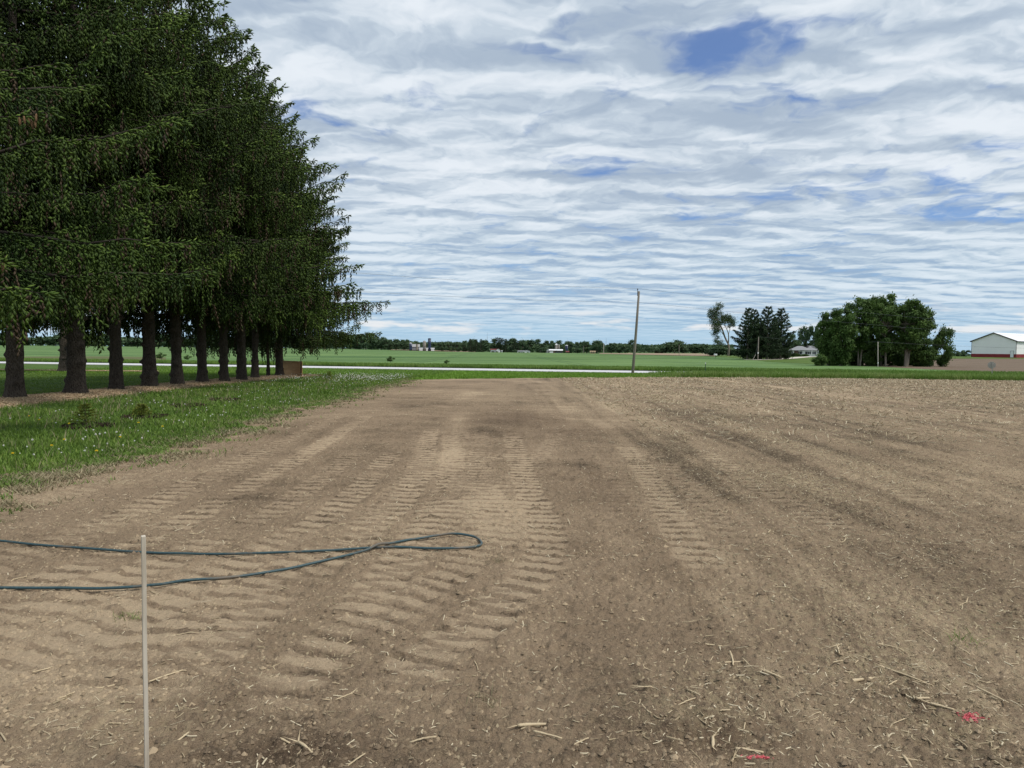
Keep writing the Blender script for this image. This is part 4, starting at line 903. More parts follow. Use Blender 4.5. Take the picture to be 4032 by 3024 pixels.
# trees behind the house, round bushes, farther trees
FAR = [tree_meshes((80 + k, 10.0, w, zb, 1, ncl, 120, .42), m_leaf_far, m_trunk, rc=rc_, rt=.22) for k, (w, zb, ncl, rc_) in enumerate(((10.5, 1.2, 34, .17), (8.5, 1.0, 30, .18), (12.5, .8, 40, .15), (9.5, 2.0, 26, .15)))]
def far_tree(px, D, top_py, wpx, label, group, var=None, rz=None, name='far_tree'):
    p = at(px, D); v_ = ray(px, top_py); H = v_[2] / v_[1] * D + CAM_H - p[2]; var = random.randrange(4) if var is None else var
    w = (10.5, 8.5, 12.5, 9.5)[var]; s_ = wpx / F_PX * D / w * 1.1
    return put_tree(name, p[0], p[1], FAR[var], label, group, random.uniform(0, 6) if rz is None else rz, (s_, s_, H / 10.0))
for px, D, top, w, lb in ((3168, 335, 1285, 62, 'tall tree standing behind the white house roof'), (3205, 330, 1280, 50, 'dark tree between the house and the maple clump'), (3128, 332, 1315, 60, 'dark tree behind the left end of the house'), (3212, 326, 1340, 46, 'low yellow-green tree behind the right end of the house roof'), (3112, 322, 1350, 40, 'light green small tree between the spruces and house')):
    far_tree(px, D, top, w, lb, 'trees behind the house')
for px, D, top, w, lb in ((2830, 328, 1365, 90, 'dense hedge tree left of the leaning tree foot'), (2800, 324, 1378, 60, 'low hedge bush at the end of the tan field'), (2890, 330, 1372, 70, 'hedge tree just right of the leaning trunk'), (2925, 334, 1378, 60, 'hedge bush running up to the dark spruces'), (2868, 338, 1358, 60, 'pale-topped tree behind the leaning trunk')):
    far_tree(px, D, top, w, lb, 'hedge behind the leaning tree')
for px, D, top, w, lb in ((3770, 330, 1382, 40, 'small pale tree left of the barn'), (3800, 345, 1378, 46, 'farther small tree touching the barn wall'), (3740, 340, 1386, 40, 'low tree behind the spiky bush')):
    far_tree(px, D, top, w, lb, 'trees left of the barn')
for px, D, top, w, var, lb in ((2495, 810, 1338, 48, 0, 'round tree directly behind the utility pole'), (2655, 800, 1338, 74, 1, 'tallest light tree right of the utility pole'), (2610, 810, 1368, 50, 2, 'low dark tree left of the tallest light tree'), (2585, 805, 1374, 40, 0, 'small low tree at the left end of the tan field trees'), (2690, 808, 1368, 50, 3, 'pale tree right of the tallest light tree'), (2728, 820, 1356, 56, 2, 'dark tree left of the hedge'), (2765, 816, 1353, 60, 1, 'dark round tree before the leaning tree hedge')):
    far_tree(px, D, top, w, lb, 'trees beyond the tan field', var)
lineup = [(1440, 1308, 70), (1462, 1312, 60), (1500, 1326, 60), (1530, 1335, 50), (1560, 1334, 46), (1590, 1336, 56), (1640, 1342, 60), (1700, 1346, 55), (1740, 1345, 45), (1770, 1344, 50), (1800, 1345, 46), (1828, 1342, 50), (1400, 1322, 60),
          (1860, 1335, 50), (1905, 1338, 56), (1952, 1334, 46), (2012, 1332, 60), (2060, 1338, 50), (2085, 1337, 56), (2125, 1336, 62), (2165, 1340, 52), (2200, 1341, 52), (2240, 1343, 50), (2275, 1345, 46), (2310, 1343, 54), (2352, 1340, 56), (2408, 1350, 56), (2440, 1358, 44), (2465, 1352, 40)]
for k, (px, top, w) in enumerate(lineup):
    far_tree(px, (930 if px > 1850 else 990) + 80 * ((k * 7) % 5) / 4, top, w, 'dark green tree in the line along the far field edge', 'tree line along the far field edge')
for k in range(26):
    far_tree(-150 + k * 62 + random.uniform(-20, 20), 860 + random.uniform(0, 90), 1318 + random.uniform(-8, 12), random.uniform(70, 110), 'hazy green tree seen between the spruce trunks', 'tree line behind the spruce trunks')
(v, f, t), (lv, lf) = spruce(31, 14.0, 3.2, .6, 46, .6, .6, .8, .14, hang=(.2, .8), prof=house_prof, dead=0)
tv_, tf_ = trunk_arr(31, 14.0, .3, .3, False); CON = (arr_mesh('conifer_needles', v, f, [m_spruce_old], False, {'tint': t}), arr_mesh('conifer_trunk', np.concatenate([tv_, lv]), np.concatenate([tf_, lf + len(tv_)]), [m_trunk], True))
for px, top, lb in ((1852, 1334, 'broad dark conifer at the left of the far farm trees'), (1875, 1336, 'small pointed conifer beside the broad dark one'), (1893, 1335, 'second pointed conifer left of the red roofed house'), (1955, 1328, 'leftmost tall conifer behind the red roofed house'), (1967, 1329, 'tall conifer behind the red roof'), (1978, 1331, 'conifer right of the red roof'), (2026, 1334, 'pointed conifer left of the white house trees'), (2040, 1341, 'narrow conifer behind the far white house'), (1990, 1334, 'short conifer between the two far houses')):
    p = at(px, 925); v_ = ray(px, top); H = v_[2] / v_[1] * 925 + CAM_H - p[2]; s_ = H / 14
    put_tree('conifer', p[0], p[1], CON, lb, 'conifers behind the far houses', px * .7, (s_ * .95, s_ * .95, s_))
# a far wood closing the horizon behind the individual trees
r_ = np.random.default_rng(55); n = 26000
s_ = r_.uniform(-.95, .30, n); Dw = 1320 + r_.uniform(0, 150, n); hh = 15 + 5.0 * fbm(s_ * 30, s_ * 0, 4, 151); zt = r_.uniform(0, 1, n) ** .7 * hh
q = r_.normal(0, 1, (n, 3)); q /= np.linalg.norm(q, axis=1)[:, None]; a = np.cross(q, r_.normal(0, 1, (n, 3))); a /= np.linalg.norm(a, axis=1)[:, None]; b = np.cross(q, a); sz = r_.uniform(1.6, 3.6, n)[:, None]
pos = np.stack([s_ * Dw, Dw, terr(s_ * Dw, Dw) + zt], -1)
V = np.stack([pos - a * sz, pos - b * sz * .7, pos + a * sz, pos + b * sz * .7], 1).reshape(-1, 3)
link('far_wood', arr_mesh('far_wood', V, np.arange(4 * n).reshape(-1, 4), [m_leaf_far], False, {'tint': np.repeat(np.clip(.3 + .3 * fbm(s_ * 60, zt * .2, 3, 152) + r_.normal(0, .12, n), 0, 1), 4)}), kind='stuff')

# ================================================================== THINGS NEAR THE CAMERA
def up_at(px, py, D):
    """point at depth D on the line of sight of a pixel (used once, to read heights off the photograph)"""
    v = ray(px, py); return np.array([v[0] / v[1] * D, D, CAM_H + v[2] / v[1] * D])
# wooden stake
b0 = up_at(578, 3060, 2.93); t0 = up_at(564, 2112, 2.93); b0[2] = -.25
o = thing('wooden_stake', (b0[0], b0[1], 0), 'slim weathered wooden survey stake standing in the soil in front of the hose', 'stake', None, .62)
hgt = t0[2]; mb = MB(); w2 = .0080
vs = []; 
for q in np.linspace(-.25, hgt, 9): 
    wv = w2 * (1 + .02 * math.sin(q * 23)); ox, oy = (t0[0] - b0[0]) * (q / hgt) * .8 + .001 * math.sin(q * 9), .0012 * math.cos(q * 7)
    vs += [(ox - wv, oy - wv, q), (ox + wv, oy - wv, q), (ox + wv, oy + wv, q + (.004 if q > hgt - .01 else 0)), (ox - wv, oy + wv, q + (.003 if q > hgt - .01 else 0))]
fs = [(3, 2, 1, 0), (32, 33, 34, 35)] + [(4 * i + k, 4 * i + (k + 1) % 4, 4 * i + 4 + (k + 1) % 4, 4 * i + 4 + k) for i in range(8) for k in range(4)]
mb.add(vs, fs); mb.build('shaft', m_stake, o, bevel=.0012)
# garden hose
hp = [(-280, 1158), (-120, 1164), (0, 1172), (100, 1182), (200, 1189), (300, 1196), (390, 1199), (480, 1201), (620, 1199), (700, 1196), (780, 1192), (860, 1190.5), (935, 1193), (1000, 1190), (1034, 1183), (1039, 1175), (1020, 1167), (960, 1165), (900, 1172), (850, 1183), (800, 1196), (750, 1209), (690, 1222), (620, 1237), (560, 1247), (500, 1255), (440, 1261), (380, 1266), (330, 1272), (220, 1278), (100, 1280), (0, 1282), (-120, 1286), (-300, 1290)]
P_ = catmull(np.array([hit(a * 1.8228, b * 1.8228)[:2] for a, b in hp]), 14)
P_ = P_ + .006 * np.stack([fbm(np.arange(len(P_)) * .035, np.zeros(len(P_)), 2, 3), fbm(np.arange(len(P_)) * .035, np.ones(len(P_)) * 5, 2, 4)], -1)
zz_ = soil_z(P_[:, 0], P_[:, 1]); ker = np.ones(17) / 17; zm = np.max(np.stack([np.roll(zz_, q) for q in range(-5, 6)]), 0); zz_ = np.convolve(np.pad(zm, 8, mode='edge'), ker, 'valid') + .0125
# lift the later strand over the earlier one where they cross
half = 15 * 14
for i_ in range(half, len(P_)):
    dd = np.min(np.hypot(P_[i_, 0] - P_[:half - 10, 0], P_[i_, 1] - P_[:half - 10, 1]))
    if 14 * 17 < i_ < 14 * 23: zz_[i_] += .022 * math.exp(-(dd / .06) ** 2)
v, f = tube_arr(np.column_stack([P_, zz_]), .0106, 10)
link('garden_hose', arr_mesh('garden_hose', v, f, [m_hose], True), label='long teal rubber garden hose doubled back in a loop on the bare soil', cat='hose')

# pieces of broken stalk
def stalk_mesh(seed, L, r0, bend=.04, husk=False):
    r_ = np.random.default_rng(seed); m = 11; t = np.linspace(-.5, .5, m); pts = np.stack([t * L, bend * L * (1 - 4 * t * t) + .0006 * r_.normal(0, 1, m), .0006 * r_.normal(0, 1, m)], -1)
    rd = r0 * (1 - .2 * (t + .5)) * (1 + .10 * r_.normal(0, 1, m) * .5); rd[m // 3] *= 1.25; v, f = tube_arr(pts, rd, 7); v[:, 2] *= .8
    mb = MB(); mb.add(v, [tuple(q) for q in f.tolist()] + [tuple(range(6, -1, -1)), tuple(range((m - 1) * 7, m * 7))])
    if husk:
        for k in range(4):
            a = r_.uniform(-.6, .6); e = np.array([L * .5 * (1 if k % 2 else -1), 0, 0]); q = e + np.array([math.copysign(r_.uniform(.03, .07), e[0]), r_.uniform(-.05, .05), r_.uniform(0, .02)])
            mb.add([e + [0, .004, 0], e - [0, .004, 0], q], [(0, 1, 2)])
    me = bpy.data.meshes.new('stalk'); me.from_pydata(mb.v, [], mb.f); me.materials.append(m_straw); me.polygons.foreach_set('use_smooth', [True] * len(me.polygons)); return me
big = [((3341, 2686), (3431, 2675), .011, 'thickest pale stalk piece, lying alone left of the tangle of stalks'), ((3607, 2773), (3658, 2773), .008, 'short fat pale stalk at the end of a long one near the pink mark'),
       ((3662, 2790), (3756, 2816), .007, 'long pale stalk pointing at the pink paint mark'), ((3844, 2713), (3970, 2776), .006, 'split bent stalk lying above and right of the pink mark'),
       ((3012, 2671), (3070, 2697), .007, 'blunt stalk left of the thickest pale stalk'), ((3261, 2550), (3322, 2531), .006, 'thin pale stalk farther back than the thickest one'),
       ((3485, 2634), (3634, 2690), .006, 'long thin stalk across the tangle of stalks'), ((3555, 2972), (3588, 3020), .007, 'pale stalk at the bottom edge below the tangle'),
       ((2038, 2870), (2157, 2864), .010, 'fat brownish stalk with torn end, bottom middle of the picture'), ((2100, 2901), (2213, 2930), .006, 'straight pale stalk just under the fat brownish one'),
       ((2820, 2612), (2911, 2605), .006, 'pale stalk crossed by an upright splinter'), ((2873, 2569), (2887, 2626), .006, 'upright splinter crossing a pale stalk'), ((2806, 2915), (2806, 2953), .007, 'pale stalk standing out on the dark damp patch'),
       ((2896, 2963), (3006, 2982), .007, 'brown stalk with a pink sprayed end at the bottom edge'), ((2764, 2531), (2844, 2541), .006, 'pale stalk behind the crossed pair'), ((1101, 2902), (1140, 2922), .006, 'short pale stalk in the left damp patch'),
       ((1175, 2932), (1238, 2986), .007, 'frayed brown stalk below the left damp patch'), ((587, 2697), (729, 2648), .005, 'long bent stalk just right of the wooden stake')]
grp = 'stalk pieces lying on the soil'
for k, (a, b_, r0, lb) in enumerate(big):
    pa, pb = hit(*a), hit(*b_); L = float(np.hypot(*(pb - pa)[:2])); mid = (pa + pb) / 2
    o = link('stalk', stalk_mesh(k, max(L, .05), r0, .025 if k % 3 else .008, k % 2 == 0), None, (mid[0], mid[1], float(soil_z(mid[0], mid[1])[0]) + r0 * .8), lb, 'stalk', grp); o.rotation_euler = (0, 0, math.atan2(pb[1] - pa[1], pb[0] - pa[0]))
pool = [stalk_mesh(100 + k, 1.0 * (.035 + .017 * (k % 6)), .0026 + .0007 * (k % 4), random.uniform(-.05, .05), k % 3 == 0) for k in range(14)]
r_ = np.random.default_rng(17); cnt = 0
centres = [(3480, 2600, .35), (3560, 2700, .3), (3700, 2800, .3), (2780, 2800, .25), (3900, 2500, .9), (2600, 2100, 1.0), (3150, 1930, .7), (500, 2850, .4), (3000, 2700, .8), (3700, 2980, .5)]
while cnt < 150:
    if r_.uniform() < .55:
        c_ = centres[r_.integers(len(centres))]; h_ = hit(c_[0], c_[1]); x, y = h_[0] + r_.normal(0, c_[2]), h_[1] + r_.normal(0, c_[2] * .8)
    else:
        y = 2.6 * (9 / 2.6) ** r_.uniform(); x = y * r_.uniform(-.72, .75)
    if y < 2.4 or soil_attr(under, np.array([x]), np.array([y]))[0] > .1: continue
    o = link('stalk', pool[r_.integers(len(pool))], None, (x, y, float(soil_z(x, y)[0]) + .005), 'small loose stalk piece scattered among many alike on the soil', 'stalk', 'small stalk pieces scattered on the soil')
    o.rotation_euler = (r_.uniform(0, 6), r_.normal(0, .12), r_.uniform(0, 6.28)); cnt += 1
# pink paint marks
def pink(px, py, spread, n, label, ang_=0.0):
    h_ = hit(px, py); q = r_.normal(0, 1, (n, 2)) * np.array(spread); ca, sa_ = math.cos(ang_), math.sin(ang_)
    x = h_[0] + q[:, 0] * ca - q[:, 1] * sa_; y = h_[1] + q[:, 0] * sa_ + q[:, 1] * ca
    pos = np.stack([x, y, soil_z(x, y) + .003], -1); dr = np.stack([np.cos(ang_ + r_.normal(0, .8, n)), np.sin(ang_ + r_.normal(0, .8, n)), r_.normal(0, .08, n)], -1)
    v, f, t = spindles(pos, dr, r_.uniform(.006, .022, n), r_.uniform(.0025, .005, n), np.zeros(n))
    link('paint_mark', arr_mesh('paint_mark', v, f, [m_pink]), label=label, cat='paint mark', group='pink marking paint on the soil')
pink(3818, 2830, (.024, .012), 130, 'pink sprayed paint patch on the soil at the lower right'); pink(2975, 3006, (.026, .007), 80, 'pink sprayed paint at the bottom edge beside the damp patch')
pr = bpy.data.objects['paint_mark']
# green grass tufts on the soil
for k, (px, py, lb) in enumerate(((1955, 2222, 'dry green tuft of pulled grass right of the hose loop'), (500, 2432, 'small green tuft between the two hose strands and the stake'), (1905, 2770, 'sprawling pale green tuft at the bottom middle'), (3790, 2525, 'small green tuft standing right of the tangle of stalks'), (30, 2060, 'bright green tuft at the left edge beyond the hose'))):
    h_ = hit(px, py); n = 34; s_ = .045; q = r_.normal(0, s_, (n, 2)); pts = np.stack([h_[0] + q[:, 0], h_[1] + q[:, 1], soil_z(h_[0] + q[:, 0], h_[1] + q[:, 1])], -1)
    o = blades('grass_tuft', pts, r_.uniform(.02, .06, n), np.full(n, .002), m_bladed if k % 2 == 0 else m_bladew, 1.8, None, lb, 'grass tuft'); del o['kind']; o['group'] = 'grass tufts on the soil'

# dandelions
st_me = bpy.data.meshes.new('stem'); mb = MB(); mb.tube([(0, 0, 0), (.006, 0, .08), (.002, .004, .17)], .0028, 5); st_me.from_pydata(mb.v, [], mb.f); st_me.materials.append(m_stem)
def puff_mesh():
    P0 = r_.normal(0, 1, (90, 3)); P0 /= np.linalg.norm(P0, axis=1)[:, None]
    v, f, t = spindles(P0 * .006, P0, np.full(90, .019), np.full(90, .004), np.zeros(90)); return arr_mesh('seed_head', v, f, [m_puff])
def bloom_mesh():
    n = 44; a = r_.uniform(0, 6.28, n); e = r_.uniform(.1, 1.2, n); dr = np.stack([np.cos(a) * np.cos(e), np.sin(a) * np.cos(e), np.sin(e)], -1); v, f, t = spindles(dr * .002, dr, np.full(n, .021), np.full(n, .004), np.zeros(n)); return arr_mesh('flower_head', v, f, [m_yell])
pf_, bl_ = puff_mesh(), bloom_mesh()
def dandelion(x, y, kind, s):
    o = link('dandelion', st_me, None, (x, y, float(terr(x, y)) + .012), 'dandelion gone to white seed in the lawn grass' if kind else 'yellow dandelion in flower in the lawn grass', 'dandelion', 'dandelions gone to seed' if kind else 'yellow dandelions'); o.rotation_euler = (0, 0, r_.uniform(0, 6)); o.scale = (s, s, s)
    link('seed_head' if kind else 'flower_head', pf_ if kind else bl_, o, (.002, .004, .17 + (.008 if kind else 0)))
cnt = 0
while cnt < 285:
    y = 7.5 * (40 / 7.5) ** (r_.uniform() ** .9); x = float(edge_lawn(y)) - .4 - abs(r_.normal(0, 3.2))
    if x < row_x(y) + 2.2 and r_.uniform() < .85: continue
    if float(fbm(np.array([x * .5]), np.array([y * .5]), 2, 161)[0]) < -.12: continue
    dandelion(x, y, True, r_.uniform(.4, .78)); cnt += 1
for px, py in ((115, 1675), (155, 1692), (273, 1709), (545, 1704), (255, 1780), (205, 1806), (50, 1842), (475, 1768), (640, 1720), (380, 1830)):
    h_ = hit(px, py); dandelion(h_[0], h_[1], False, 1.1)
# a pale drift of seeding weeds by the verge
n = 800; xx = -6.2 - np.abs(r_.normal(0, 3.2, n)); yy = 41 + r_.normal(0, 3.4, n); kp = xx > -13; xx, yy = xx[kp], yy[kp]; n = len(xx)
v, f, t = spindles(np.stack([xx, yy, terr(xx, yy) + r_.uniform(.12, .34, n)], -1), r_.normal(0, 1, (n, 3)), np.full(n, .05), np.full(n, .016), np.zeros(n))
link('seed_drift', arr_mesh('seed_drift', v, f, [m_puff]), kind='stuff')

# saplings and their dark rings: mulch with the holes' shade in its colour
def sapling(px, py, H, label, tw=.55):
    h_ = hit(px, py); o = thing('spruce_sapling', (h_[0], h_[1], h_[2]), label, 'sapling', 'spruce saplings in the lawn')
    P0, D0 = [], []; n_w = 7
    for k in range(n_w):
        z = H * (.12 + .85 * k / n_w); L = H * tw * (1 - k / n_w) + .03
        for j in range(6):
            a = j * 1.047 + k * .5 + r_.normal(0, .2)
            for q in np.linspace(.15, 1, 7):
                for _ in range(2):
                    P0.append((math.cos(a) * L * q, math.sin(a) * L * q, z + .25 * L * q)); D0.append((math.cos(a) + r_.normal(0, .6), math.sin(a) + r_.normal(0, .6), .35 + r_.normal(0, .3)))
    P0 = np.array(P0); n = len(P0); v, f, t = spindles(P0, np.array(D0), r_.uniform(.05, .085, n), np.full(n, .009), r_.uniform(0, 1, n))
    link('needles', arr_mesh('needles', v, f, [m_sapling], False, {'tint': t}), o); MB().tube([(0, 0, -.05), (0, 0, H)], [.012, .004], 6).build('stem', m_bark, o)
sapling(336, 1678, .52, 'taller yellow-green spruce sapling in the lawn before the tree row'); sapling(558, 1643, .34, 'shorter yellow-green spruce sapling, farther along the lawn')
sapling(1296, 1500, .55, 'small dark sapling near the far end of the lawn', .35)
for px, py, lb in ((340, 1684, 'dark planting ring around the taller sapling'), (566, 1646, 'dark planting ring around the shorter sapling'), (742, 1602, 'bare dark planting ring without sapling, nearer one'), (882, 1578, 'bare dark planting ring without sapling, farther one')):
    h_ = hit(px, py); n = 380; a = r_.uniform(0, 6.28, n); rr_ = r_.uniform(.34, .52, n) + .05 * np.sin(a * 3); x, y = h_[0] + rr_ * np.cos(a), h_[1] + rr_ * np.sin(a)
    v, f, t = spindles(np.stack([x, y, terr(x, y) + r_.uniform(.01, .06, n) * (1 - np.abs(rr_ - .43) * 4)], -1), r_.normal(0, 1, (n, 3)), np.full(n, .07), np.full(n, .016), np.zeros(n))
    link('planting_ring', arr_mesh('planting_ring', v, f, [m_mulch_shade]), label=lb, cat='planting ring', group='planting rings in the lawn')

# plywood board with two steel posts
pL, pR = hit(1087, 1479), hit(1190, 1485); ax = pR - pL; Lb = float(np.hypot(ax[0], ax[1])); o = thing('plywood_board', (pL[0], pL[1], pL[2]), 'plywood sheet held upright by two dark steel posts at the end of the tree row', 'board', None, math.atan2(ax[1], ax[0]))
hb_ = up_at(1190, 1420, pR[1])[2] - pR[2]
MB().box(0, -.01, .02, Lb, .012, hb_).build('panel', m_ply, o, bevel=.003)
for x in (.05, Lb - .10):
    mb = MB(); mb.box(x - .022, -.062, -.3, x + .022, -.054, hb_ + .28); mb.box(x - .004, -.054, -.3, x + .004, -.012, hb_ + .28); mb.build('post', m_steel, o)

# ================================================================== ROADSIDE
pb = hit(2490, 1472); Dp = pb[1]; tp = up_at(2516, 1147, Dp); rel = tp - pb; ztop = tp[2]
o = thing('utility_pole', pb, 'weathered wooden utility pole leaning right beside the road', 'pole', 'utility poles')
mb = MB(); mb.tube([(0, 0, -.4), tuple(rel * .5 + [.03, 0, 0]), tuple(rel)], [.145, .125, .100], 12); mb.f.append(tuple(range(24, 36))); mb.build('shaft', m_pole, o, True)
mb = MB(); mb.box(rel[0] - .155, -.03, rel[2] - .45, rel[0] - .105, .03, rel[2] + .12); mb.lathe([(.03, rel[2] + .12), (.06, rel[2] + .15), (.045, rel[2] + .20), (.055, rel[2] + .23), (.02, rel[2] + .27)], 10, (rel[0] - .13, 0)); mb.build('insulator', m_steel, o)
MB().box(rel[0] - .16, -.05, rel[2] - 1.42, rel[0] - .05, .05, rel[2] - 1.28).build('neutral_bracket', m_steel, o)
def wire(p0, p1, sag, label, rad=.009):
    t = np.linspace(0, 1, 40)[:, None]; P = np.asarray(p0) * (1 - t) + np.asarray(p1) * t; P[:, 2] -= sag * 4 * (t[:, 0] * (1 - t[:, 0]))
    v, f = tube_arr(P, rad, 5); link('power_line', arr_mesh('power_line', v, f, [m_wire], True), label=label, cat='wire', group='overhead wires')
a1 = tp + [-.12, 0, .26]; a2 = tp + [-.15, 0, -1.34 - .0]
a2 = up_at(2512, 1190, Dp)
wire(up_at(700, 1010, 52), a1, .35, 'upper overhead wire from the spruces to the top of the leaning pole'); wire(up_at(700, 1094, 52), a2, .35, 'lower overhead wire from the spruces to the leaning pole')
wire(a1, up_at(4700, 1306, 175), 1.2, 'upper overhead wire from the leaning pole across to the barn side'); wire(a2, up_at(4700, 1338, 175), 1.2, 'lower overhead wire from the leaning pole across to the barn side')
def small_pole(px, py, D, top, r0, mat, label, wrap=None, lean=0):
    p = at(px, D); t_ = up_at(px + lean, top, D); o = thing('utility_pole', p, label, 'pole', 'utility poles'); h = t_ - p
    mb = MB(); mb.tube([(0, 0, -.3), tuple(h)], [r0, r0 * .75], 10); mb.f.append(tuple(range(10, 20))); mb.build('shaft', mat, o, True)
    if wrap: MB().lathe([(r0 * 1.12, h[2] * wrap), (r0 * 1.1, h[2] * (wrap + .06))], 10, tuple(h[:2] * wrap)).build('marker_band', m_white, o)
    return t_
q1 = small_pole(3457, 1450, 143, 1346, .085, m_wood_w, 'pale bleached pole in front of the maple clump', .15)
q2 = small_pole(2984, 1424, 216, 1326, .16, m_pole, 'dark pole with white band before the house spruces', .28, 3)
small_pole(2377, 1392, 760, 1352, .30, m_wood_w, 'pale pole standing among the far farm trees'); small_pole(2674, 1404, 360, 1357, .13, m_pole, 'thin far pole at the edge of the tan field'); small_pole(2298, 1392, 900, 1362, .25, m_pole, 'thin far pole right of the far silos')
wire(q2, q1, .4, 'thin overhead wire between the dark pole and the pale pole', .02); wire(q1, up_at(4600, 1372, 150), .6, 'thin overhead wire from the pale pole toward the barn', .014)
p = at(2968, 214); t_ = up_at(2966, 1412, 214); o = link('guy_guard', None, None, p, 'pale yellow guy wire guard leaning beside the dark pole', 'guy guard')
mb = MB(); e1 = up_at(2975, 1396, 214) - p; mb.tube([(-.4, 0, -.1), tuple(e1)], .07, 8); mb.build('sleeve', m_wood_w, o); MB().tube([tuple(e1), tuple(q2 - p - np.array([0, 0, 1.0]))], .02, 5).build('guy_wire', m_wire, o)
# marker post, sign, mailbox
p = hit(2777, 1483); t_ = up_at(2779, 1428, p[1]); o = thing('marker_post', p, 'slim green steel marker post with a white top in the tall grass', 'post'); h = t_[2] - p[2]
mb = MB(); mb.box(-.028, -.006, -.3, .028, .002, h - .1); mb.box(-.005, .002, -.3, .005, .035, h - .1); mb.build('shaft', m_postg, o); MB().box(-.034, -.012, h - .1, .034, .038, h).build('cap', m_white, o)
p = at(3906, 78); t_ = up_at(3908, 1424, 78); h = t_[2] - p[2]; o = thing('stop_sign', p, 'octagonal road sign seen from its grey back on a pale square post', 'road sign', None, -.45)
MB().box(-.05, -.05, -.3, .05, .05, h).build('post', m_wood_w, o, bevel=.006)
oc = [(.36 * math.cos(R(22.5 + 45 * k)) / math.cos(R(22.5)) - .06, h - .36 + .36 * math.sin(R(22.5 + 45 * k)) / math.cos(R(22.5))) for k in range(8)]
MB().prism(oc, .053, .060).build('panel', m_signback, o)
p = at(2817, 250); o = thing('mailbox', (p[0], p[1], p[2]), 'small white box on a post in the yard grass below the leaning tree', 'mailbox', None, .3)
mb = MB(); mb.prism([(-.35, 1.0), (.35, 1.0), (.35, 1.35), (.2, 1.52), (-.2, 1.52), (-.35, 1.35)], -.5, .5); mb.build('box', m_white, o); MB().box(-.06, -.06, -.2, .06, .06, 1.0).build('post', m_pole, o)
p = hit(3995, 1494)
# bush in the grain
m_bushF = tree_meshes((72, 2.6, 3.0, .1, 1, 16, 110, .12), m_leaf, m_trunk, rc=.2, rt=.04)
p = at(1538, 105); put_tree('bush', p[0], p[1], m_bushF, 'single round green bush standing in the grain field', None, 0, (.42, .42, .32), .35, 'bush')
for px, py, D, sc, lb in ((1760, 0, 100, .22, 'small weed clump in the grain near the road'), (635, 0, 118, .4, 'yellowish shrub beyond the road between the spruce trunks'), (740, 0, 112, .3, 'second yellowish shrub beyond the road')):
    p = at(px, D); put_tree('bush', p[0], p[1], m_bushF, lb, None, 1, (sc * 1.4, sc, sc), .25, 'bush')

# ================================================================== BUILDINGS
p = at(4000, 250); o = thing('barn', (p[0], p[1], p[2] + .25), 'long white steel pole barn with red base and dark gable trim', 'barn', None, R(-57.7))
bw, bl_, hw, hr, hs = 14.3, 34.0, 5.6, 8.4, 1.1
mb = MB(); mb.prism([(-bw, hs), (0, hs), (0, hw), (-bw / 2, hr), (-bw, hw)], 0, bl_); mb.build('wall', m_barnw, o)
MB().box(-bw - .02, -.02, -.4, .02, bl_ + .02, hs).build('wainscot', m_red, o)
sl_ = (hr - hw) / (bw / 2); ov = .45
for s_ in (0, 1):
    xe = ov if s_ == 0 else -bw - ov; ze = hw - ov * sl_; xr, zr = -bw / 2, hr; nrm = .10
    mb = MB(); q = [(xe, ze + .04), (xr, zr + .04), (xr, zr + .04 + nrm), (xe, ze + .04 + nrm)]; mb.prism(q if s_ == 0 else q[::-1], -.35, bl_ + .35); mb.build('roof', m_barnr, o)
    mb = MB(); q = [(xe, ze - .20), (xr, zr - .18), (xr, zr + .17), (xe, ze + .16)]; mb.prism(q if s_ == 0 else q[::-1], -.40, -.352); mb.build('gable_trim', m_dark, o)
    mb = MB(); x0 = xe - (.0 if s_ == 0 else .06); mb.box(x0, -.35, ze - .16, x0 + .06, bl_ + .35, ze + .03); mb.build('eave_trim', m_dark, o)
for x in (-.06, -bw - .04): MB().box(x, -.05, -.3, x + .10, .10, hw - .15).build('corner_trim', m_dark, o)
dr_ = MB().box(-1.75, -.045, 0.0, -.75, -.022, 2.15).build('door', m_white, o); mb = MB()
for b_ in ((-1.83, -.055, 0, -1.75, -.021, 2.23), (-.75, -.055, 0, -.67, -.021, 2.23), (-1.75, -.055, 2.15, -.75, -.021, 2.23)): mb.box(*b_)
mb.build('frame', m_dark, dr_)

# the white house
p = at(3103, 296); o = thing('house', (p[0], p[1], p[2]), 'low white ranch house with grey hipped roof beside the maple clump', 'house', None, R(-20))
kh = 296 / F_PX; wl = 108 * kh
mb = MB(); mb.box(0, 0, -.4, wl * .48, 8, 2.6); mb.box(wl * .48, -1.2, -.4, wl * .98, 8, 2.6); mb.build('wall', m_siding, o)
def hip(x0, x1, y0, y1, ze, zr, e=.5):
    ym = (y0 + y1) / 2; d_ = (y1 - y0) / 2 * .9; m = MB()
    m.add([(x0 - e, y0 - e, ze), (x1 + e, y0 - e, ze), (x1 + e, y1 + e, ze), (x0 - e, y1 + e, ze), (x0 + d_, ym, zr), (x1 - d_, ym, zr), (x0 - e, y0 - e, ze - .16), (x1 + e, y0 - e, ze - .16), (x1 + e, y1 + e, ze - .16), (x0 - e, y1 + e, ze - .16)],
          [(0, 1, 5, 4), (1, 2, 5), (2, 3, 4, 5), (3, 0, 4), (6, 7, 1, 0), (7, 8, 2, 1), (8, 9, 3, 2), (9, 6, 0, 3), (9, 8, 7, 6)]); return m
rf = hip(0, wl * .80, 0, 8, 2.66, 4.35).build('roof', m_roofg, o); hip(wl * .46, wl * 1.02, -1.2, 8.2, 2.70, 4.45, .55).build('front_roof', m_roofg, rf)
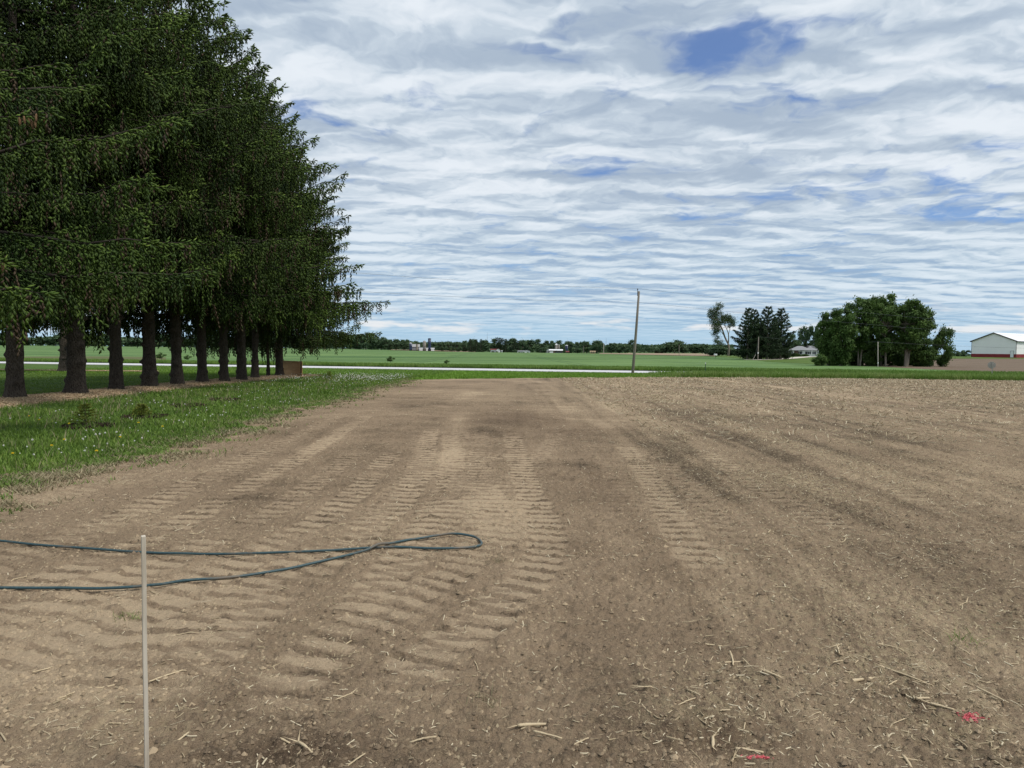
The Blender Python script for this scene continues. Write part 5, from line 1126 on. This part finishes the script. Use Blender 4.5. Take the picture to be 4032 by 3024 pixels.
def window(x0, x1, y, z0=.95, z1=2.15, sh=True):
    w_ = MB().box(x0, y - .04, z0, x1, y - .004, z1).build('window', m_white, o); MB().box(x0 + .08, y - .06, z0 + .08, x1 - .08, y - .042, z1 - .08).build('pane', m_glass, w_)
    if sh:
        for a in (x0 - .42, x1 + .04): MB().box(a, y - .05, z0, a + .38, y - .006, z1).build('shutter', m_shut, w_)
window(wl * .07, wl * .13, 0); window(wl * .38, wl * .46, 0); window(wl * .66, wl * .73, -1.2); window(wl * .85, wl * .90, -1.2)
MB().box(wl * .20, -.05, -.2, wl * .34, -.003, 2.45).build('brick_panel', m_brick, o)
MB().box(wl * .57, -1.26, .1, wl * .57 + .95, -1.204, 2.15).build('door', m_shut, o)
mb = MB(); mb.box(wl * .62, -3.0, .1, wl * .98, -1.21, .25); mb.box(wl * .62, -3.0, 1.0, wl * .98, -2.94, 1.07)
for k in range(13): mb.box(wl * .62 + k * wl * .36 / 12 - .03, -2.99, .25, wl * .62 + k * wl * .36 / 12 + .03, -2.95, 1.0)
mb.build('porch_railing', m_white, o)
for x in (wl * .80, wl * 1.0): MB().box(x - .09, -2.99, -.2, x + .09, -2.82, 2.52).build('porch_post', m_white, o)
m_shrub = tree_meshes((73, 2.6, 3.4, .05, 1, 24, 130, .16), m_leaf, m_trunk, rc=.22, rt=.04)
m_shrubp = (arr_mesh('leaf_crown', *(lambda q: (q[0][0], q[0][1]))(broadleaf(74, 3.0, 3.9, .05, 1, 26, 150, .15, rc=.22, rt=.04)), [m_palebush], False, {'tint': broadleaf(74, 3.0, 3.9, .05, 1, 26, 150, .15, rc=.22, rt=.04)[0][2]}), m_shrub[1])
p = at(3056, 232); put_tree('shrub', p[0], p[1], m_shrub, 'small dark round bush in the house yard', None, 0, (.62, .62, .75), 0, 'shrub')
p = at(3088, 230); put_tree('shrub', p[0], p[1], m_shrubp, 'big pale flowering round bush in the house yard', None, 0, (.78, .78, .72), 0, 'shrub')
for px, D, sx_, sz_, lb in ((3118, 288, .9, .5, 'low reddish shrub under the left house window'), (3160, 287, 1.3, .45, 'low green foundation shrub at the middle of the house'), (3133, 287, .5, .6, 'small shrub by the brick panel of the house')):
    p = at(px, D); put_tree('shrub', p[0], p[1], m_shrub, lb, None, px, (sx_, .6, sz_), 0, 'shrub')
# driveway
dv = catmull(np.array([at(3215, 284)[:2], at(3160, 268)[:2], at(3110, 245)[:2], at(3060, 226)[:2], at(2990, 214)[:2], at(2930, 213)[:2]]), 8); tg = np.gradient(dv, axis=0); nr_ = np.stack([-tg[:, 1], tg[:, 0]], -1); nr_ /= np.linalg.norm(nr_, axis=1)[:, None]
wdt = np.linspace(3.2, 1.5, len(dv))[:, None]; xy = np.stack([dv - nr_ * wdt, dv, dv + nr_ * wdt], 1).reshape(-1, 2)
link('driveway', arr_mesh('driveway', np.column_stack([xy, terr(xy[:, 0], xy[:, 1]) + .20]), grid_faces(len(dv), 3), [m_drive], True), kind='structure')

# far farms: silos, barns and houses about a kilometre off
def silo(px, D, wpx, top, base, mat, label, cap='dome', capm=None):
    p = at(px, D); h = up_at(px, top, D)[2]; r0 = wpx / F_PX * D / 2; o = thing('silo', (p[0], p[1], p[2] - 1), label, 'silo', 'silos on the far farms'); h = h - p[2] + 1
    MB().lathe([(r0, 0), (r0, h * .33), (r0 * 1.015, h * .335), (r0, h * .34), (r0, h * .66), (r0 * 1.015, h * .665), (r0, h * .67), (r0, h)], 18).build('wall', mat, o, True)
    mb = MB(); pr_ = [(r0 * 1.02, h + .02), (r0 * .95, h + r0 * .3), (r0 * .72, h + r0 * .66), (r0 * .38, h + r0 * .9), (.15, h + r0)] if cap == 'dome' else [(r0 * 1.04, h + .02), (r0 * 1.04, h + .3), (r0 * .8, h + .55), (.2, h + .8)]
    mb.lathe(pr_, 18); mb.build('cap', capm or m_galv, o, True); MB().box(-.35, -r0 - .6, 0, .35, -r0 + .02, h).build('chute', mat if cap != 'dome' else m_galv, o); return o
silo(1691, 905, 12, 1334, 1374, m_blue, 'tallest dark blue silo of the left far farm', 'flat', m_blue); silo(1617, 905, 11, 1352, 1371, m_blue, 'short dark blue silo with white cap at the left of the left farm', 'flat', m_white)
silo(1671, 912, 13, 1347, 1374, m_conc, 'tan concrete silo beside the tallest blue silo'); silo(1642, 900, 9, 1357, 1372, m_conc, 'stubby concrete silo in front of the grey barn', 'flat', m_conc)
silo(2190, 912, 10, 1358, 1376, m_conc, 'domed concrete silo with white chute, left of the pair', 'dome', m_white); silo(2200, 916, 7, 1360, 1376, m_conc, 'narrow domed silo, right of the pair', 'dome', m_galv); silo(2230.5, 905, 11, 1361, 1381, m_blue, 'dark blue silo with white cap right of the silo pair', 'flat', m_white)
def shed(px0, px1, D, eave, ridge_, depth, wm, rm, label, cat='barn', rz=None, gable=False, base_up=0):
    p = at(px0, D); w_ = (px1 - px0) / F_PX * D; he = up_at((px0 + px1) / 2, eave, D)[2] - p[2]; hr_ = up_at((px0 + px1) / 2, ridge_, D)[2] - p[2]
    o = thing('farm_shed' if cat == 'shed' else ('farmhouse' if cat == 'house' else 'barn'), p, label, cat, None, -math.atan2(p[0], p[1]) if rz is None else rz)
    mb = MB()
    if gable: mb.prism([(0, -1), (w_, -1), (w_, he), (w_ / 2, hr_ - .05), (0, he)], 0, depth)
    else: mb.box(0, 0, -1, w_, depth, he)
    mb.build('wall', wm, o); mb = MB(); e = .5
    if gable:
        for s_ in (0, 1):
            xe = -e if s_ == 0 else w_ + e; q = [(xe, he - e * .3), (w_ / 2, hr_), (w_ / 2, hr_ + .3), (xe, he - e * .3 + .3)]; mb.prism(q[::-1] if s_ == 0 else q, -e, depth + e)
    else: mb.add([(-e, -e, he + .01), (w_ + e, -e, he + .01), (w_ + e, depth + e, he + .01), (-e, depth + e, he + .01), (-e, depth / 2, hr_), (w_ + e, depth / 2, hr_)], [(0, 1, 5, 4), (2, 3, 4, 5), (0, 4, 3), (1, 2, 5), (3, 2, 1, 0)])
    mb.build('roof', rm, o); return o, w_, he
shed(1623, 1652, 915, 1366, 1355, 12, m_grey, m_galv, 'grey barn between the two left farm silos'); shed(1651, 1664, 897, 1371.5, 1369.5, 8, m_white, m_white, 'low white shed left of the concrete silo', 'shed'); shed(1678, 1685, 897, 1371.5, 1370, 8, m_white, m_white, 'tiny white shed between concrete and tallest silo', 'shed'); shed(1697, 1710, 895, 1372, 1370, 8, m_white, m_white, 'low white shed right of the tallest blue silo', 'shed')
def holes_(o, w_, spec, mat, nm):
    for a, b_, z0, z1 in spec: MB().box(a * w_, -.12, z0, b_ * w_, -.01, z1).build(nm, mat, o)
o, w_, he = shed(1932, 1957, 905, 1378, 1373.5, 9, m_white, m_redroof, 'white farmhouse with red roof in the far trees', 'house'); holes_(o, w_, ((.1, .3, .8, 2.2), (.45, .6, 0, 2.2)), m_glass, 'window')
shed(1953, 1970, 902, 1378, 1372, 7, m_white, m_redroof, 'white garage wing with red gable beside the far farmhouse', 'shed', None, True)
shed(1974.5, 1978.5, 902, 1381, 1380, 4, m_white, m_white, 'tiny white hut right of the red roofed house', 'shed')
o, w_, he = shed(2037, 2065, 900, 1382.5, 1380, 9, m_white, m_roofg, 'long low far house with grey roof', 'house'); holes_(o, w_, ((.2, .3, .8, 2), (.5, .6, .8, 2)), m_glass, 'window')
shed(2060, 2087, 896, 1383.5, 1379.5, 8, m_white, m_white, 'white gabled garage next to the low far house', 'shed', None, True)
o, w_, he = shed(2162, 2215, 895, 1380, 1375, 14, m_brick, m_white, 'long brick dairy barn with white roof below the silos'); holes_(o, w_, ((.03, .3, 0, 3.2),), m_white, 'door'); holes_(o, w_, ((.46, .98, .6, 3.0),), m_glass, 'opening')
shed(2150, 2160, 905, 1377, 1370, 10, m_white, m_white, 'small white gabled barn left of the dairy barn', 'barn', None, True); shed(2125, 2139, 905, 1379, 1375, 10, m_conc, m_white, 'low pale shed left of the small gabled barn', 'shed'); shed(2222, 2240, 892, 1386, 1382, 8, m_brick, m_redroof, 'rusty red shed below the dark blue silo', 'shed')
o, w_, he = shed(2324, 2344, 850, 1386, 1381, 8, m_tanw, m_tan, 'tan farm building half hidden by far trees', 'shed'); holes_(o, w_, ((.2, .35, .8, 2.4), (.6, .75, .8, 2.4)), m_glass, 'window')
shed(2475, 2487, 800, 1391, 1389.5, 6, m_tanw, m_tan, 'tiny tan shed just left of the utility pole', 'shed')
for px, D, w, top, lb in ((1940, 895, 10, 1382, 'dark bush before the red roofed house'), (1957, 893, 10, 1382, 'dark bush before the garage wing'), (2045, 890, 8, 1385, 'dark bush before the low far house'), (2062, 888, 8, 1386, 'dark bush between low house and garage'), (2078, 888, 8, 1386, 'dark bush before the gabled garage'), (2026, 893, 20, 1377, 'rounded bush left of the low far house'), (2140, 885, 36, 1366, 'light green tree before the small gabled barn'), (2272, 888, 36, 1366, 'light green tree right of the dairy barn'), (2222, 885, 14, 1375, 'small green tree before the rusty shed')):
    far_tree(px, D, top, w, lb, None, 1, name='bush' if 'bush' in lb else 'far_tree')
for px, top, lb in ((1918, 1309, 'thin radio mast above the trees left of the red roof'), (2386, 1330, 'thin radio mast above the far trees by the pale pole')):
    p = at(px, 1500); h = up_at(px, top, 1500)[2] - p[2]; o = thing('radio_mast', p, label := lb, 'mast', 'radio masts')
    MB().tube([(0, 0, 0), (0, 0, h * .8)], .32, 6).build('lattice', m_galv, o); MB().tube([(0, 0, h * .8), (0, 0, h)], .16, 5).build('antenna', m_galv, o)
